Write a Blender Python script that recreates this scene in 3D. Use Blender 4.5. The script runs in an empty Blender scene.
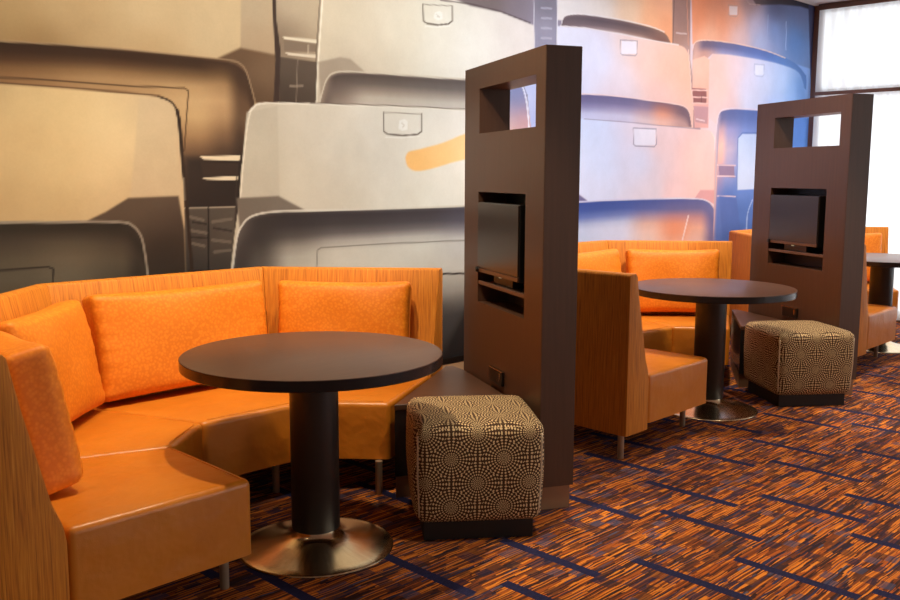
import bpy, bmesh, math, random
import numpy as np
from mathutils import Vector, Matrix
random.seed(7)
C = bpy.context.scene.collection
PI = math.pi
# Layout frame: X runs along the mural wall, Y points into it, origin on the floor under the near table.

# ------------------------------------------------------------------ materials
def srgb(r, g, b):
    f = lambda c: c/12.92 if c <= 0.04045 else ((c+0.055)/1.055)**2.4
    return (f(r/255), f(g/255), f(b/255), 1)

class NT:
    def __init__(self, name):
        self.m = bpy.data.materials.new(name); self.m.use_nodes = True
        self.t = self.m.node_tree; self.n = self.t.nodes; self.l = self.t.links
        self.b = self.n['Principled BSDF']; self.out = self.n['Material Output']
    def new(self, kind, **kw):
        x = self.n.new(kind)
        for k, v in kw.items(): setattr(x, k, v)
        return x
    def put(self, sock, v):
        if hasattr(v, 'is_linked') or isinstance(v, bpy.types.NodeSocket): self.l.new(v, sock)
        elif v is not None: sock.default_value = v
    def math(self, op, a, b=None, c=None):
        x = self.new('ShaderNodeMath', operation=op)
        self.put(x.inputs[0], a)
        if b is not None: self.put(x.inputs[1], b)
        if c is not None: self.put(x.inputs[2], c)
        return x.outputs[0]
    def comb(self, x, y, z=0.0):
        c = self.new('ShaderNodeCombineXYZ')
        for i, v in enumerate((x, y, z)): self.put(c.inputs[i], v)
        return c.outputs[0]
    def sep(self, v):
        s = self.new('ShaderNodeSeparateXYZ'); self.l.new(v, s.inputs[0]); return s.outputs
    def coord(self, which):
        return self.new('ShaderNodeTexCoord').outputs[which]
    def pos(self):
        return self.new('ShaderNodeNewGeometry').outputs['Position']
    def noise(self, vec, scale=5, detail=2, rough=0.5, out=0):
        x = self.new('ShaderNodeTexNoise'); self.l.new(vec, x.inputs['Vector'])
        x.inputs['Scale'].default_value = scale; x.inputs['Detail'].default_value = detail; x.inputs['Roughness'].default_value = rough
        return x.outputs[out]
    def radial(self):
        return self.new('ShaderNodeTangent', direction_type='RADIAL', axis='Z').outputs[0]
    def white(self, vec):
        x = self.new('ShaderNodeTexWhiteNoise', noise_dimensions='3D'); self.l.new(vec, x.inputs['Vector']); return x.outputs[0]
    def ramp(self, fac, stops, interp='LINEAR'):
        x = self.new('ShaderNodeValToRGB'); self.put(x.inputs[0], fac)
        cr = x.color_ramp; cr.interpolation = interp
        while len(cr.elements) < len(stops): cr.elements.new(0.5)
        for e, (p, c) in zip(cr.elements, stops): e.position = p; e.color = c
        return x.outputs[0]
    def mix(self, fac, a, b, blend='MIX'):
        x = self.new('ShaderNodeMix', data_type='RGBA', blend_type=blend)
        self.put(x.inputs[0], fac); self.put(x.inputs[6], a); self.put(x.inputs[7], b); return x.outputs[2]
    def bump(self, h, strength=0.2, dist=0.002):
        x = self.new('ShaderNodeBump'); self.put(x.inputs['Height'], h)
        x.inputs['Strength'].default_value = strength; x.inputs['Distance'].default_value = dist
        self.l.new(x.outputs[0], self.b.inputs['Normal'])
    def set(self, color=None, rough=None, metal=None, spec=None, **kw):
        if color is not None: self.put(self.b.inputs['Base Color'], color)
        if rough is not None: self.put(self.b.inputs['Roughness'], rough)
        if metal is not None: self.put(self.b.inputs['Metallic'], metal)
        if spec is not None: self.put(self.b.inputs['Specular IOR Level'], spec)
        for k, v in kw.items(): self.put(self.b.inputs[k.replace('_', ' ')], v)
        return self.m

def plain(name, col, rough=0.5, metal=0.0, spec=0.5, vary=0.06):
    t = NT(name)
    n = t.noise(t.coord('Object'), 9, 3)
    lo = tuple(c*(1-vary) for c in col[:3])+(1,); hi = tuple(min(1, c*(1+vary)) for c in col[:3])+(1,)
    return t.set(t.ramp(n, [(0.3, lo), (0.7, hi)]), rough, metal, spec)

M = {}
def build_materials():
    # striped upholstery of the banquette backs: fine vertical threads
    t = NT('striped_upholstery'); s = t.sep(t.coord('UV'))
    n1 = t.noise(t.comb(t.math('MULTIPLY', s[0], 150), t.math('MULTIPLY', s[1], 5)), 1, 3, .6)
    n2 = t.noise(t.comb(t.math('MULTIPLY', s[0], 420), t.math('MULTIPLY', s[1], 9)), 1, 1)
    f = t.math('ADD', t.math('MULTIPLY', n1, .7), t.math('MULTIPLY', n2, .3))
    M['stripe'] = t.set(t.ramp(f, [(.3, srgb(150, 84, 22)), (.45, srgb(198, 118, 32)), (.58, srgb(214, 134, 38)), (.75, srgb(230, 162, 66))]), .62, 0, .3)
    t.bump(n1, .25, .0015)
    # orange vinyl of the seats
    t = NT('orange_vinyl'); c = t.coord('Object')
    n = t.noise(c, 3.2, 4, .55); g = t.noise(c, 260, 2)
    M['vinyl'] = t.set(t.ramp(n, [(.3, srgb(200, 116, 28)), (.7, srgb(212, 128, 34))]), .36, 0, .5)
    w = t.noise(c, 7, 3)
    t.bump(t.math('ADD', t.math('MULTIPLY', w, 4.0), t.math('MULTIPLY', g, .12)), .4, .006)
    # jacquard of the loose cushions: small leaf-like marks, tone on tone
    t = NT('orange_jacquard'); c = t.coord('Object')
    v = t.new('ShaderNodeTexVoronoi'); t.l.new(c, v.inputs['Vector']); v.inputs['Scale'].default_value = 72
    n = t.noise(c, 60, 2)
    f = t.math('ADD', v.outputs['Distance'], t.math('MULTIPLY', n, .7))
    M['jacquard'] = t.set(t.ramp(f, [(.5, srgb(240, 146, 38)), (.75, srgb(236, 135, 28)), (1.0, srgb(229, 127, 24))]), .55, 0, .35)
    t.bump(f, .25, .0015)
    # espresso laminate
    t = NT('espresso_laminate'); p = t.sep(t.coord('UV'))
    n = t.noise(t.comb(t.math('MULTIPLY', p[0], 70), t.math('MULTIPLY', p[1], 3)), 1, 3)
    M['espresso'] = t.set(t.ramp(n, [(.3, srgb(74, 49, 35)), (.7, srgb(81, 54, 39))]), .42, 0, .5)
    t = NT('tabletop_laminate'); p = t.sep(t.coord('Object'))
    n = t.noise(t.comb(t.math('MULTIPLY', p[0], 4), t.math('MULTIPLY', p[1], 70)), 1, 3)
    M['tabletop'] = t.set(t.ramp(n, [(.3, srgb(84, 56, 42)), (.7, srgb(94, 64, 49))]), .36, 0, .5)
    M['edge'] = plain('black_edge_band', srgb(38, 32, 32), .22)
    M['black'] = plain('black_plinth', srgb(24, 20, 19), .5)
    M['pole'] = plain('black_brown_pole', srgb(44, 36, 32), .38, 0, .5)
    t = NT('brushed_steel'); c = t.coord('Object'); p = t.sep(c)
    ang = t.math('ARCTAN2', p[1], p[0])
    n = t.noise(t.comb(t.math('MULTIPLY', ang, 1.0), t.math('MULTIPLY', p[2], 2), 0.0), 22, 3)
    M['steel'] = t.set(t.ramp(n, [(.35, srgb(206, 182, 144)), (.65, srgb(222, 200, 162))]), t.math('ADD', .17, t.math('MULTIPLY', n, .05)), 1.0, None, Anisotropic=.55, Tangent=t.radial())
    M['legsteel'] = plain('satin_steel_leg', srgb(176, 156, 132), .4, .6)
    M['kick'] = plain('bronze_kickplate', srgb(146, 112, 84), .4, .2)
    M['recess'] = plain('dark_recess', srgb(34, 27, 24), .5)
    M['bezel'] = plain('tv_bezel', srgb(20, 18, 18), .35)
    M['screen'] = plain('tv_screen', srgb(50, 42, 38), .28, 0, .5)
    M['bar'] = plain('tv_lower_bar', srgb(92, 62, 44), .35)
    t = NT('status_light'); M['led'] = t.set(srgb(190, 200, 170), .4, 0, .5, Emission_Color=srgb(220, 230, 190), Emission_Strength=.25)
    M['shelf'] = plain('shelf_edge', srgb(96, 68, 54), .42)
    M['outlet'] = plain('outlet_black', srgb(26, 22, 20), .3)
    M['chrome'] = plain('outlet_chrome', srgb(190, 175, 155), .2, 1.0)
    # patterned ottoman cloth: dotted sunbursts on a staggered grid
    t = NT('sunburst_cloth'); u = t.sep(t.coord('UV'))
    DX, DY = .204, .196
    def lattice(ox, oy):
        fx = t.math('SUBTRACT', t.math('FRACT', t.math('ADD', t.math('DIVIDE', u[0], DX), ox+.5)), .5)
        fy = t.math('SUBTRACT', t.math('FRACT', t.math('ADD', t.math('DIVIDE', u[1], DY), oy+.5)), .5)
        x = t.math('MULTIPLY', fx, DX); y = t.math('MULTIPLY', fy, DY)
        r = t.math('SQRT', t.math('ADD', t.math('MULTIPLY', x, x), t.math('MULTIPLY', y, y)))
        return r, t.math('ARCTAN2', y, x)
    r1, a1 = lattice(0, 0); r2, a2 = lattice(.5, .5)
    near = t.math('LESS_THAN', r1, r2)
    inv = t.math('SUBTRACT', 1.0, near)
    r = t.math('MINIMUM', r1, r2)
    a = t.math('ADD', t.math('MULTIPLY', a1, near), t.math('MULTIPLY', a2, inv))
    spoke = t.math('COSINE', t.math('MULTIPLY', a, 26))
    ring = t.math('COSINE', t.math('MULTIPLY', r, 2*PI/.0118))
    dots = t.math('ADD', spoke, t.math('MULTIPLY', ring, .9))
    rays = t.math('GREATER_THAN', dots, .5)
    fs = t.math('COSINE', t.math('MULTIPLY', a, 16)); fr = t.math('COSINE', t.math('MULTIPLY', r, 2*PI/.0062))
    disc = t.math('GREATER_THAN', t.math('ADD', fs, fr), .3)
    core = t.math('LESS_THAN', r, .029)
    mask = t.math('ADD', t.math('MULTIPLY', disc, core), t.math('MULTIPLY', rays, t.math('SUBTRACT', 1.0, core)))
    n = t.noise(t.coord('UV'), 500, 1)
    col = t.mix(mask, srgb(76, 50, 30), srgb(226, 198, 150))
    M['sunburst'] = t.set(t.mix(.18, col, n, 'OVERLAY'), .75, 0, .25)
    M['piping'] = plain('pale_piping', srgb(206, 186, 156), .6)
    # carpet: broken streaks along X, navy dashes along Y
    t = NT('streaked_carpet'); p = t.sep(t.pos())
    wob = t.noise(t.comb(t.math('MULTIPLY', p[0], 6), t.math('MULTIPLY', p[1], 6)), 1, 2)
    yy = t.math('ADD', p[1], t.math('MULTIPLY', wob, .02))
    def streaks(pitch, length, seed, stops):
        row = t.math('FLOOR', t.math('DIVIDE', yy, pitch))
        sh = t.white(t.comb(row, seed, 1.5))
        cell = t.math('FLOOR', t.math('ADD', t.math('DIVIDE', p[0], length), t.math('MULTIPLY', sh, 9)))
        w = t.white(t.comb(row, cell, seed))
        return t.ramp(w, stops, 'CONSTANT'), w
    K = [(0, srgb(200, 116, 46)), (.07, srgb(164, 88, 40)), (.26, srgb(122, 66, 38)), (.46, srgb(90, 52, 38)), (.64, srgb(64, 42, 40)), (.80, srgb(50, 40, 50)), (.90, srgb(54, 54, 84)), (.96, srgb(84, 84, 108))]
    c1, w1 = streaks(.0088, .16, 3.0, K)
    c2, w2 = streaks(.0056, .24, 8.0, [(0, srgb(224, 136, 52)), (.22, srgb(178, 94, 40)), (.42, srgb(112, 60, 38)), (.66, srgb(62, 42, 42)), (.9, srgb(58, 56, 82))])
    # woven blocks: short darker or bluish cells crossing the streaks
    bx_ = t.math('FLOOR', t.math('DIVIDE', p[0], .062)); by_ = t.math('FLOOR', t.math('ADD', t.math('DIVIDE', p[1], .047), t.math('MULTIPLY', t.white(t.comb(bx_, 2.2, 7.7)), 5)))
    wb = t.white(t.comb(bx_, by_, 4.4))
    c3 = t.ramp(t.white(t.comb(by_, bx_, 9.1)), [(0, srgb(46, 42, 66)), (.4, srgb(58, 44, 48)), (.62, srgb(74, 74, 100)), (.8, srgb(104, 62, 42))], 'CONSTANT')
    pick = t.math('GREATER_THAN', t.noise(t.comb(t.math('MULTIPLY', p[0], 5), t.math('MULTIPLY', p[1], 60)), 1, 1), .5)
    col = t.mix(pick, c1, c2)
    patch = t.math('MULTIPLY', t.math('GREATER_THAN', wb, .62), t.math('MULTIPLY', t.math('LESS_THAN', w2, .8), .75))
    col = t.mix(patch, col, c3)
    # bright yarn lines over everything, thin and broken
    c4, w4 = streaks(.0125, .30, 21.0, [(0, srgb(224, 134, 48)), (.5, srgb(208, 112, 40))])
    fy = t.math('FRACT', t.math('DIVIDE', yy, .0125))
    yarn = t.math('MULTIPLY', t.math('MULTIPLY', t.math('LESS_THAN', fy, .42), t.math('LESS_THAN', w4, .26)), t.math('SUBTRACT', .8, t.math('MULTIPLY', patch, .7)))
    col = t.mix(yarn, col, c4)
    def dashes(y0, stops, nrow):
        r = t.math('DIVIDE', t.math('SUBTRACT', y0, p[1]), .472)
        i = t.math('FLOOR', r); fr = t.math('FRACT', r)
        k = t.math('DIVIDE', t.math('ADD', t.math('FLOORED_MODULO', i, float(nrow)), .5), float(nrow))
        off = t.ramp(k, [(j/nrow, (s, s, s, 1)) for j, s in enumerate(stops)], 'CONSTANT')
        sx = t.math('FLOORED_MODULO', t.math('SUBTRACT', p[0], off), 1.012)
        return t.math('MULTIPLY', t.math('LESS_THAN', sx, .046), t.math('LESS_THAN', fr, .975))
    d = t.math('MAXIMUM', dashes(-.25, (.10, .245, .01), 3), dashes(.01, (.69, .53, .74, .56), 4))
    navy = t.mix(t.noise(t.comb(t.math('MULTIPLY', p[0], 40), t.math('MULTIPLY', p[1], 160)), 1, 1), srgb(26, 26, 54), srgb(50, 50, 88))
    col = t.mix(d, col, navy)
    M['carpet'] = t.set(col, .95, 0, .1)
    t.bump(t.noise(t.pos(), 350, 2), .5, .004)
    # room
    M['mural'] = None
    M['ceil'] = plain('white_ceiling', srgb(214, 208, 204), .85)
    M['wall'] = plain('cream_wall', srgb(214, 186, 150), .8)
    M['base'] = plain('black_baseboard', srgb(26, 23, 22), .5)
    M['bronze'] = plain('bronze_window_frame', srgb(112, 78, 60), .45)
    # window pane
    t = NT('window_glass')
    gl = t.new('ShaderNodeBsdfGlossy'); gl.inputs['Roughness'].default_value = .02
    tr = t.new('ShaderNodeBsdfTransparent'); mx = t.new('ShaderNodeMixShader'); mx.inputs[0].default_value = .06
    t.l.new(tr.outputs[0], mx.inputs[1]); t.l.new(gl.outputs[0], mx.inputs[2]); t.l.new(mx.outputs[0], t.out.inputs[0]); M['glass'] = t.m
    # sheer curtain
    t = NT('white_sheer')
    tl = t.new('ShaderNodeBsdfTranslucent'); df = t.new('ShaderNodeBsdfDiffuse'); tr = t.new('ShaderNodeBsdfTransparent')
    tl.inputs[0].default_value = srgb(246, 246, 248); df.inputs[0].default_value = srgb(240, 240, 242)
    m1 = t.new('ShaderNodeMixShader'); m1.inputs[0].default_value = .3
    t.l.new(tl.outputs[0], m1.inputs[1]); t.l.new(df.outputs[0], m1.inputs[2])
    m2 = t.new('ShaderNodeMixShader'); m2.inputs[0].default_value = .85
    t.l.new(tr.outputs[0], m2.inputs[1]); t.l.new(m1.outputs[0], m2.inputs[2]); t.l.new(m2.outputs[0], t.out.inputs[0]); M['sheer'] = t.m
build_materials()

# ------------------------------------------------------------------ mesh helpers
def auto_uv(bm):
    uv = bm.loops.layers.uv.verify()
    bm.normal_update()
    for f in bm.faces:
        n = f.normal
        if abs(n.z) > .75: tx, ty = Vector((1, 0, 0)), Vector((0, 1, 0))
        else:
            tx = Vector((-n.y, n.x, 0)).normalized(); ty = Vector((0, 0, 1))
        for l in f.loops:
            co = l.vert.co; l[uv].uv = (co.dot(tx), co.dot(ty))

def link(name, bm, mat, parent=None, smooth=None, uv=True):
    bmesh.ops.recalc_face_normals(bm, faces=bm.faces[:])
    if uv: auto_uv(bm)
    me = bpy.data.meshes.new(name); bm.to_mesh(me); bm.free()
    me.materials.append(mat)
    if smooth is not None:
        me.polygons.foreach_set('use_smooth', [True]*len(me.polygons))
        if smooth > 0: me.set_sharp_from_angle(angle=math.radians(smooth))
    o = bpy.data.objects.new(name, me); C.objects.link(o)
    if parent: o.parent = parent
    return o

def thing(name, label, cat, loc=(0, 0, 0), rz=0, group=None):
    o = bpy.data.objects.new(name, None); C.objects.link(o); o.empty_display_size = .1
    o.location = loc; o.rotation_euler = (0, 0, rz)
    o['label'] = label; o['category'] = cat
    if group: o['group'] = group
    return o

def tag(o, label, cat, group=None):
    o['label'] = label; o['category'] = cat
    if group: o['group'] = group
    return o

def struct(name, bm, mat, parent=None, **k):
    o = link(name, bm, mat, parent, **k)
    if parent is None: o['kind'] = 'structure'
    return o

def dup(root, label, loc, rz=None, group=None):
    r = root.copy(); C.objects.link(r); r.location = loc
    if rz is not None: r.rotation_euler = (0, 0, rz)
    r['label'] = label
    for ch in list(root.children):
        c = ch.copy(); C.objects.link(c); c.parent = r
        for g in list(ch.children):
            d = g.copy(); C.objects.link(d); d.parent = c
    return r

def box(bm, a, b, mat=None):
    x0, y0, z0 = a; x1, y1, z1 = b
    vs = [bm.verts.new(v) for v in ((x0, y0, z0), (x1, y0, z0), (x1, y1, z0), (x0, y1, z0), (x0, y0, z1), (x1, y0, z1), (x1, y1, z1), (x0, y1, z1))]
    for q in ((0, 3, 2, 1), (4, 5, 6, 7), (0, 1, 5, 4), (1, 2, 6, 5), (2, 3, 7, 6), (3, 0, 4, 7)): bm.faces.new([vs[i] for i in q])
    if mat is not None: bmesh.ops.transform(bm, matrix=mat, verts=vs)
    return vs

def bevel(bm, w, seg=3, ang=25):
    bm.normal_update()
    es = [e for e in bm.edges if len(e.link_faces) == 2 and e.calc_face_angle(0) > math.radians(ang)]
    bmesh.ops.bevel(bm, geom=es, offset=w, segments=seg, profile=.6, affect='EDGES', clamp_overlap=True)

def boxbm(a, b, bw=0, seg=2):
    bm = bmesh.new(); box(bm, a, b)
    bmesh.ops.recalc_face_normals(bm, faces=bm.faces[:])
    if bw: bevel(bm, bw, seg)
    return bm

def lathe(prof, n=64):
    bm = bmesh.new(); rings = []
    for r, z in prof:
        rings.append([bm.verts.new((r*math.cos(2*PI*i/n), r*math.sin(2*PI*i/n), z)) for i in range(n)] if r > 1e-6 else [bm.verts.new((0, 0, z))])
    for A, B in zip(rings, rings[1:]):
        for i in range(n):
            j = (i+1) % n
            if len(A) == 1: bm.faces.new((A[0], B[j], B[i]))
            elif len(B) == 1: bm.faces.new((A[i], A[j], B[0]))
            else: bm.faces.new((A[i], A[j], B[j], B[i]))
    return bm

def prism(bottom, top):
    """solid between two polygons of equal vertex count (lists of xyz)"""
    bm = bmesh.new()
    a = [bm.verts.new(p) for p in bottom]; b = [bm.verts.new(p) for p in top]
    n = len(a)
    bm.faces.new(a[::-1]); bm.faces.new(b)
    for i in range(n): bm.faces.new((a[i], a[(i+1) % n], b[(i+1) % n], b[i]))
    bmesh.ops.recalc_face_normals(bm, faces=bm.faces[:])
    return bm

def tube(pts, r, n=10):
    bm = bmesh.new(); rings = []
    pts = [Vector(p) for p in pts]
    for i, p in enumerate(pts):
        d = (pts[min(i+1, len(pts)-1)]-pts[max(i-1, 0)]).normalized()
        u = d.orthogonal().normalized(); v = d.cross(u)
        if rings:
            pu = rings[-1][1]; u = (pu-d*pu.dot(d)).normalized(); v = d.cross(u)
        rings.append(([bm.verts.new(p+u*r*math.cos(2*PI*k/n)+v*r*math.sin(2*PI*k/n)) for k in range(n)], u))
    for (A, _), (B, _) in zip(rings, rings[1:]):
        for k in range(n): bm.faces.new((A[k], A[(k+1) % n], B[(k+1) % n], B[k]))
    bm.faces.new(rings[0][0][::-1]); bm.faces.new(rings[-1][0])
    return bm

def cushion_bm(w, h, t, r=.032, seed=0, nx=44, nz=26, ny=8, bulge=.028, gather=.0025):
    """boxed scatter cushion standing on its lower edge, x wide, z high, y thick (front is -y)"""
    rnd = random.Random(seed)
    bm = bmesh.new(); half = Vector((w/2, t/2, h/2)); cache = {}
    ph = [rnd.uniform(0, 6) for _ in range(6)]
    def vert(i, j, k):
        key = (i, j, k)
        if key in cache: return cache[key]
        p = Vector(((2*i/nx-1)*half.x, (2*j/ny-1)*half.y, (2*k/nz-1)*half.z))
        rr = min(r, half.y*.98)
        inn = Vector([max(-(half[a]-rr), min(half[a]-rr, p[a])) for a in range(3)])
        d = p-inn
        q = inn+d.normalized()*rr if d.length > 1e-9 else p.copy()
        ex, ez = p.x/half.x, p.z/half.z
        f = max(0, 1-ex**4)*max(0, 1-ez**4)
        q.y += (1 if p.y > 0 else -1)*(abs(p.y)/half.y)*bulge*f
        # sides draw in slightly between the corners, seams gather at the ends
        q.x -= math.copysign(.012*(1-ez*ez), ex)*abs(ex)**6
        q.z -= math.copysign(.010*(1-ex*ex), ez)*abs(ez)**6
        g = abs(ex)**5
        q.y += (-1 if p.y < 0 else 1)*gather*g*(math.sin(ez*21+ph[0])+.6*math.sin(ez*37+ph[1]))*(abs(p.y)/half.y)
        q.y += .004*math.sin(ex*5+ph[2])*math.sin(ez*4+ph[3])
        cache[key] = bm.verts.new(q); return cache[key]
    for i in range(nx):
        for k in range(nz):
            for j in (0, ny): bm.faces.new((vert(i, j, k), vert(i+1, j, k), vert(i+1, j, k+1), vert(i, j, k+1)))
    for i in range(nx):
        for j in range(ny):
            for k in (0, nz): bm.faces.new((vert(i, j, k), vert(i+1, j, k), vert(i+1, j+1, k), vert(i, j+1, k)))
    for k in range(nz):
        for j in range(ny):
            for i in (0, nx): bm.faces.new((vert(i, j, k), vert(i, j+1, k), vert(i, j+1, k+1), vert(i, j, k+1)))
    uv = bm.loops.layers.uv.verify()
    for f in bm.faces:
        for l in f.loops: l[uv].uv = (l.vert.co.x+l.vert.co.y*.8, l.vert.co.z+l.vert.co.y*.6)
    bmesh.ops.translate(bm, vec=(0, 0, h/2), verts=bm.verts[:])
    return bm

# ------------------------------------------------------------------ banquette sections
SEAT_Z, SEAT_B, BACK_Z, BACK_B = .415, .155, .945, .122
def line_off(p, q, d):
    """line p->q moved by d to its right-hand side (towards the table for our ordering)"""
    u = (q-p).normalized(); nrm = Vector((u.y, -u.x)); return p+nrm*d, u
def isect(p, u, a, v):
    den = u.x*v.y-u.y*v.x; w = a-p; s = (w.x*v.y-w.y*v.x)/den; return p+u*s
def section(name, label, o0, o1, i0, i1, legs, group, rfront=.05):
    """one upholstered section: o0->o1 outer back line, i0, i1 the seat front corners (plan, metres)"""
    o0, o1, i0, i1 = map(Vector, (o0, o1, i0, i1))
    mid = (o0+o1)/2; base = Vector((mid.x, mid.y, 0))
    t = thing(name, label, 'banquette', base, 0, group)
    s0, s1 = (i0-o0).normalized(), (i1-o1).normalized()
    def at(d):
        p, u = line_off(o0, o1, d); return isect(p, u, o0, s0), isect(p, u, o1, s1)
    loc = lambda v, z: (v.x-mid.x, v.y-mid.y, z)
    # back: tapered profile, thin at the top
    prof = [(0, BACK_B), (0, BACK_Z-.012), (.012, BACK_Z), (.055, BACK_Z), (.066, BACK_Z-.012), (.096, .79), (.166, .50), (.194, .43), (.203, .38), (.203, BACK_B)]
    e0, e1 = [], []
    for d, z in prof:
        a, b = at(d); e0.append(loc(a, z)); e1.append(loc(b, z))
    bm = prism(e0, e1); bevel(bm, .007, 2, 40)
    link('backrest', bm, M['stripe'], t, 35)
    # seat block with soft front edge
    g = .206
    a, b = at(g)
    ring = [a, b, i1, i0]
    def inset_ring(f, z):
        c = sum(ring, Vector((0, 0)))/4
        return [loc(v+(c-v).normalized()*f, z) for v in ring]
    bm = prism([loc(v, SEAT_B) for v in ring], [loc(v, SEAT_Z) for v in ring])
    bm.normal_update()
    up = [e for e in bm.edges if all(v.co.z > SEAT_Z-.01 for v in e.verts)]
    fr = [e for e in bm.edges if abs(e.verts[0].co.z-e.verts[1].co.z) > .1]
    bmesh.ops.bevel(bm, geom=up+fr, offset=.024, segments=5, profile=.55, affect='EDGES', clamp_overlap=True)
    st = link('seat', bm, M['vinyl'], t, 50)
    # stitched seam along the seat's front edge
    k0 = i0+(i1-i0).normalized()*.03; k1 = i1-(i1-i0).normalized()*.03
    nrm = Vector(((i1-i0).y, -(i1-i0).x)).normalized()
    link('seam', tube([loc(k0-nrm*.026, SEAT_Z+.0005), loc(k1-nrm*.026, SEAT_Z+.0005)], .0022, 6), M['vinyl'], st, 0)
    for lx, ly in legs:
        bm = lathe([(0, 0), (.015, 0), (.016, .004), (.0165, SEAT_B-.002), (0, SEAT_B-.002)], 20)
        bmesh.ops.translate(bm, vec=(lx-mid.x, ly-mid.y, 0), verts=bm.verts[:])
        link('leg', bm, M['legsteel'], t, 40)
    return t

OA, OAB, OBC, OCD, OD = (-1.248, -.225), (-1.248, .610), (-.49, 1.370), (.675, 1.377), (1.325, .66)
IA, IAB, IBC, ICD, ID = (-.42, -.205), (-.415, .33), (-.165, .545), (.345, .545), (.600, .262)
T2 = (3.009, .042); T3 = (5.943, .117)
B2 = (3.035, -.018); B3 = (6.06, -.045)
A2 = (3.005, .012); A3 = (5.95, .035)

sec = []
sec.append(section('banquette_section', 'end banquette section in the left foreground, its striped side panel facing the camera', OA, OAB, IA, IAB, [(-1.225, -.18), (-.455, -.072), (-1.2, .5)], 'banquette sections'))
sec.append(section('banquette_section', 'corner banquette section at the far left with a cushion, behind the foreground end section', OAB, OBC, IAB, IBC, [(-.95, .78), (-.60, 1.15)], 'banquette sections'))
sec.append(section('banquette_section', 'middle banquette section behind the nearest round table, holding the widest cushion', OBC, OCD, IBC, ICD, [(-.38, 1.26), (.6, 1.26), (-.05, .63), (.24, .63)], 'banquette sections'))
sec.append(section('banquette_section', 'banquette section to the right of the nearest round table, beside the low dark console', OCD, OD, ICD, ID, [(.78, 1.2), (1.2, .72), (.555, .285)], 'banquette sections'))
L2 = ['end banquette section right of the near brown divider, its striped back turned to the camera',
      'corner banquette section hidden behind the near brown divider',
      'banquette section of the second booth mostly hidden by the near divider',
      'banquette section behind the second round table with a long orange cushion']
L3 = ['end banquette section at the right edge beyond the far divider, orange seat showing',
      'banquette section whose plain orange back shows just left of the far divider',
      'banquette section of the third booth hidden behind the far brown divider',
      'banquette section whose orange back shows above the third table in front of the bright window']
for Ls, off in ((L2, B2), (L3, B3)):
    for s, lb in zip(sec, Ls):
        if s is sec[0]: off_ = A2 if off is B2 else A3
        else: off_ = off
        dup(s, lb, (s.location.x+off_[0], s.location.y+off_[1], 0))

# ------------------------------------------------------------------ loose cushions
def cushion(label, w, h, t, p, q, along, seed, off, lean=.24, extra=0.0):
    """stands on the seat against the inside of back line p->q; along = centre position along the line"""
    p, q = Vector(p), Vector(q); u = (q-p).normalized(); nrm = Vector((u.y, -u.x))
    c = p+u*along+nrm*(.206+t/2+.018+extra)
    bm = cushion_bm(w, h, t, seed=seed)
    o = link('cushion', bm, M['jacquard'], None, 0, uv=False)
    # front of the mesh is -y: turn it to face nrm, lean back
    ang = math.atan2(nrm.y, nrm.x)+PI/2
    o.rotation_mode = 'XYZ'
    o.rotation_euler = (-lean, 0, ang)
    o.location = (c.x+off[0], c.y+off[1], SEAT_Z+.004+math.sin(lean)*t/2)
    return tag(o, label, 'cushion', 'orange cushions on the banquettes')
O0 = (0, 0)
cushion('orange cushion nearest the camera, seen end-on against the foreground striped side panel', .46, .475, .15, OA, OAB, .50, 1, O0, .2, .01)
cushion('orange cushion second from the left, partly behind the end-on foreground cushion', .66, .47, .13, OAB, OBC, .60, 2, O0, .2)
cushion('widest orange cushion, left of the nearest round table', .89, .475, .13, OBC, OCD, .572, 3, O0, .2)
cushion('orange cushion directly behind the right half of the nearest round table', .68, .47, .13, OCD, OD, .485, 4, O0, .2)
cushion('orange cushion partly cut off by the right side of the near brown divider', .89, .475, .13, OBC, OCD, .572, 5, B2, .2)
cushion('long orange cushion behind the second round table', .68, .47, .13, OCD, OD, .485, 6, B2, .2)
cushion('orange cushion at the far right above the third table, in front of the window', .68, .47, .13, OCD, OD, .485, 7, B3, .2)

# ------------------------------------------------------------------ round tables
def make_table(label, loc):
    t = thing('round_table', label, 'table', (loc[0], loc[1], 0), 0, 'round pedestal tables')
    R = .487
    tt = link('tabletop', lathe([(0, .7605), (R-.006, .7605), (R-.0015, .759), (R-.0015, .752), (0, .752)], 128), M['tabletop'], t, 30)
    link('edge_band', lathe([(0, .7525), (R-.002, .7525), (R, .757), (R, .722), (R-.003, .719), (0, .719)], 128), M['edge'], tt, 30)
    link('column', lathe([(0, .719), (.092, .719), (.092, .084), (.090, .080), (0, .080)], 64), M['pole'], t, 30)
    prof = [(0, .085), (.083, .085), (.085, .078), (.094, .063), (.112, .050), (.15, .037), (.20, .0255), (.26, .014), (.292, .0085), (.296, .007), (.298, .003), (.296, 0), (0, 0)]
    link('base', lathe(prof, 128), M['steel'], t, 60)
    return t
tb = make_table('nearest round dark table on a flared steel base, in front of the orange cushions', (-.004, .005))
dup(tb, 'second round dark table, beyond the near brown divider', (T2[0], T2[1], 0))
dup(tb, 'third round dark table, cut off by the right edge beyond the far divider', (T3[0], T3[1], 0))

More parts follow.
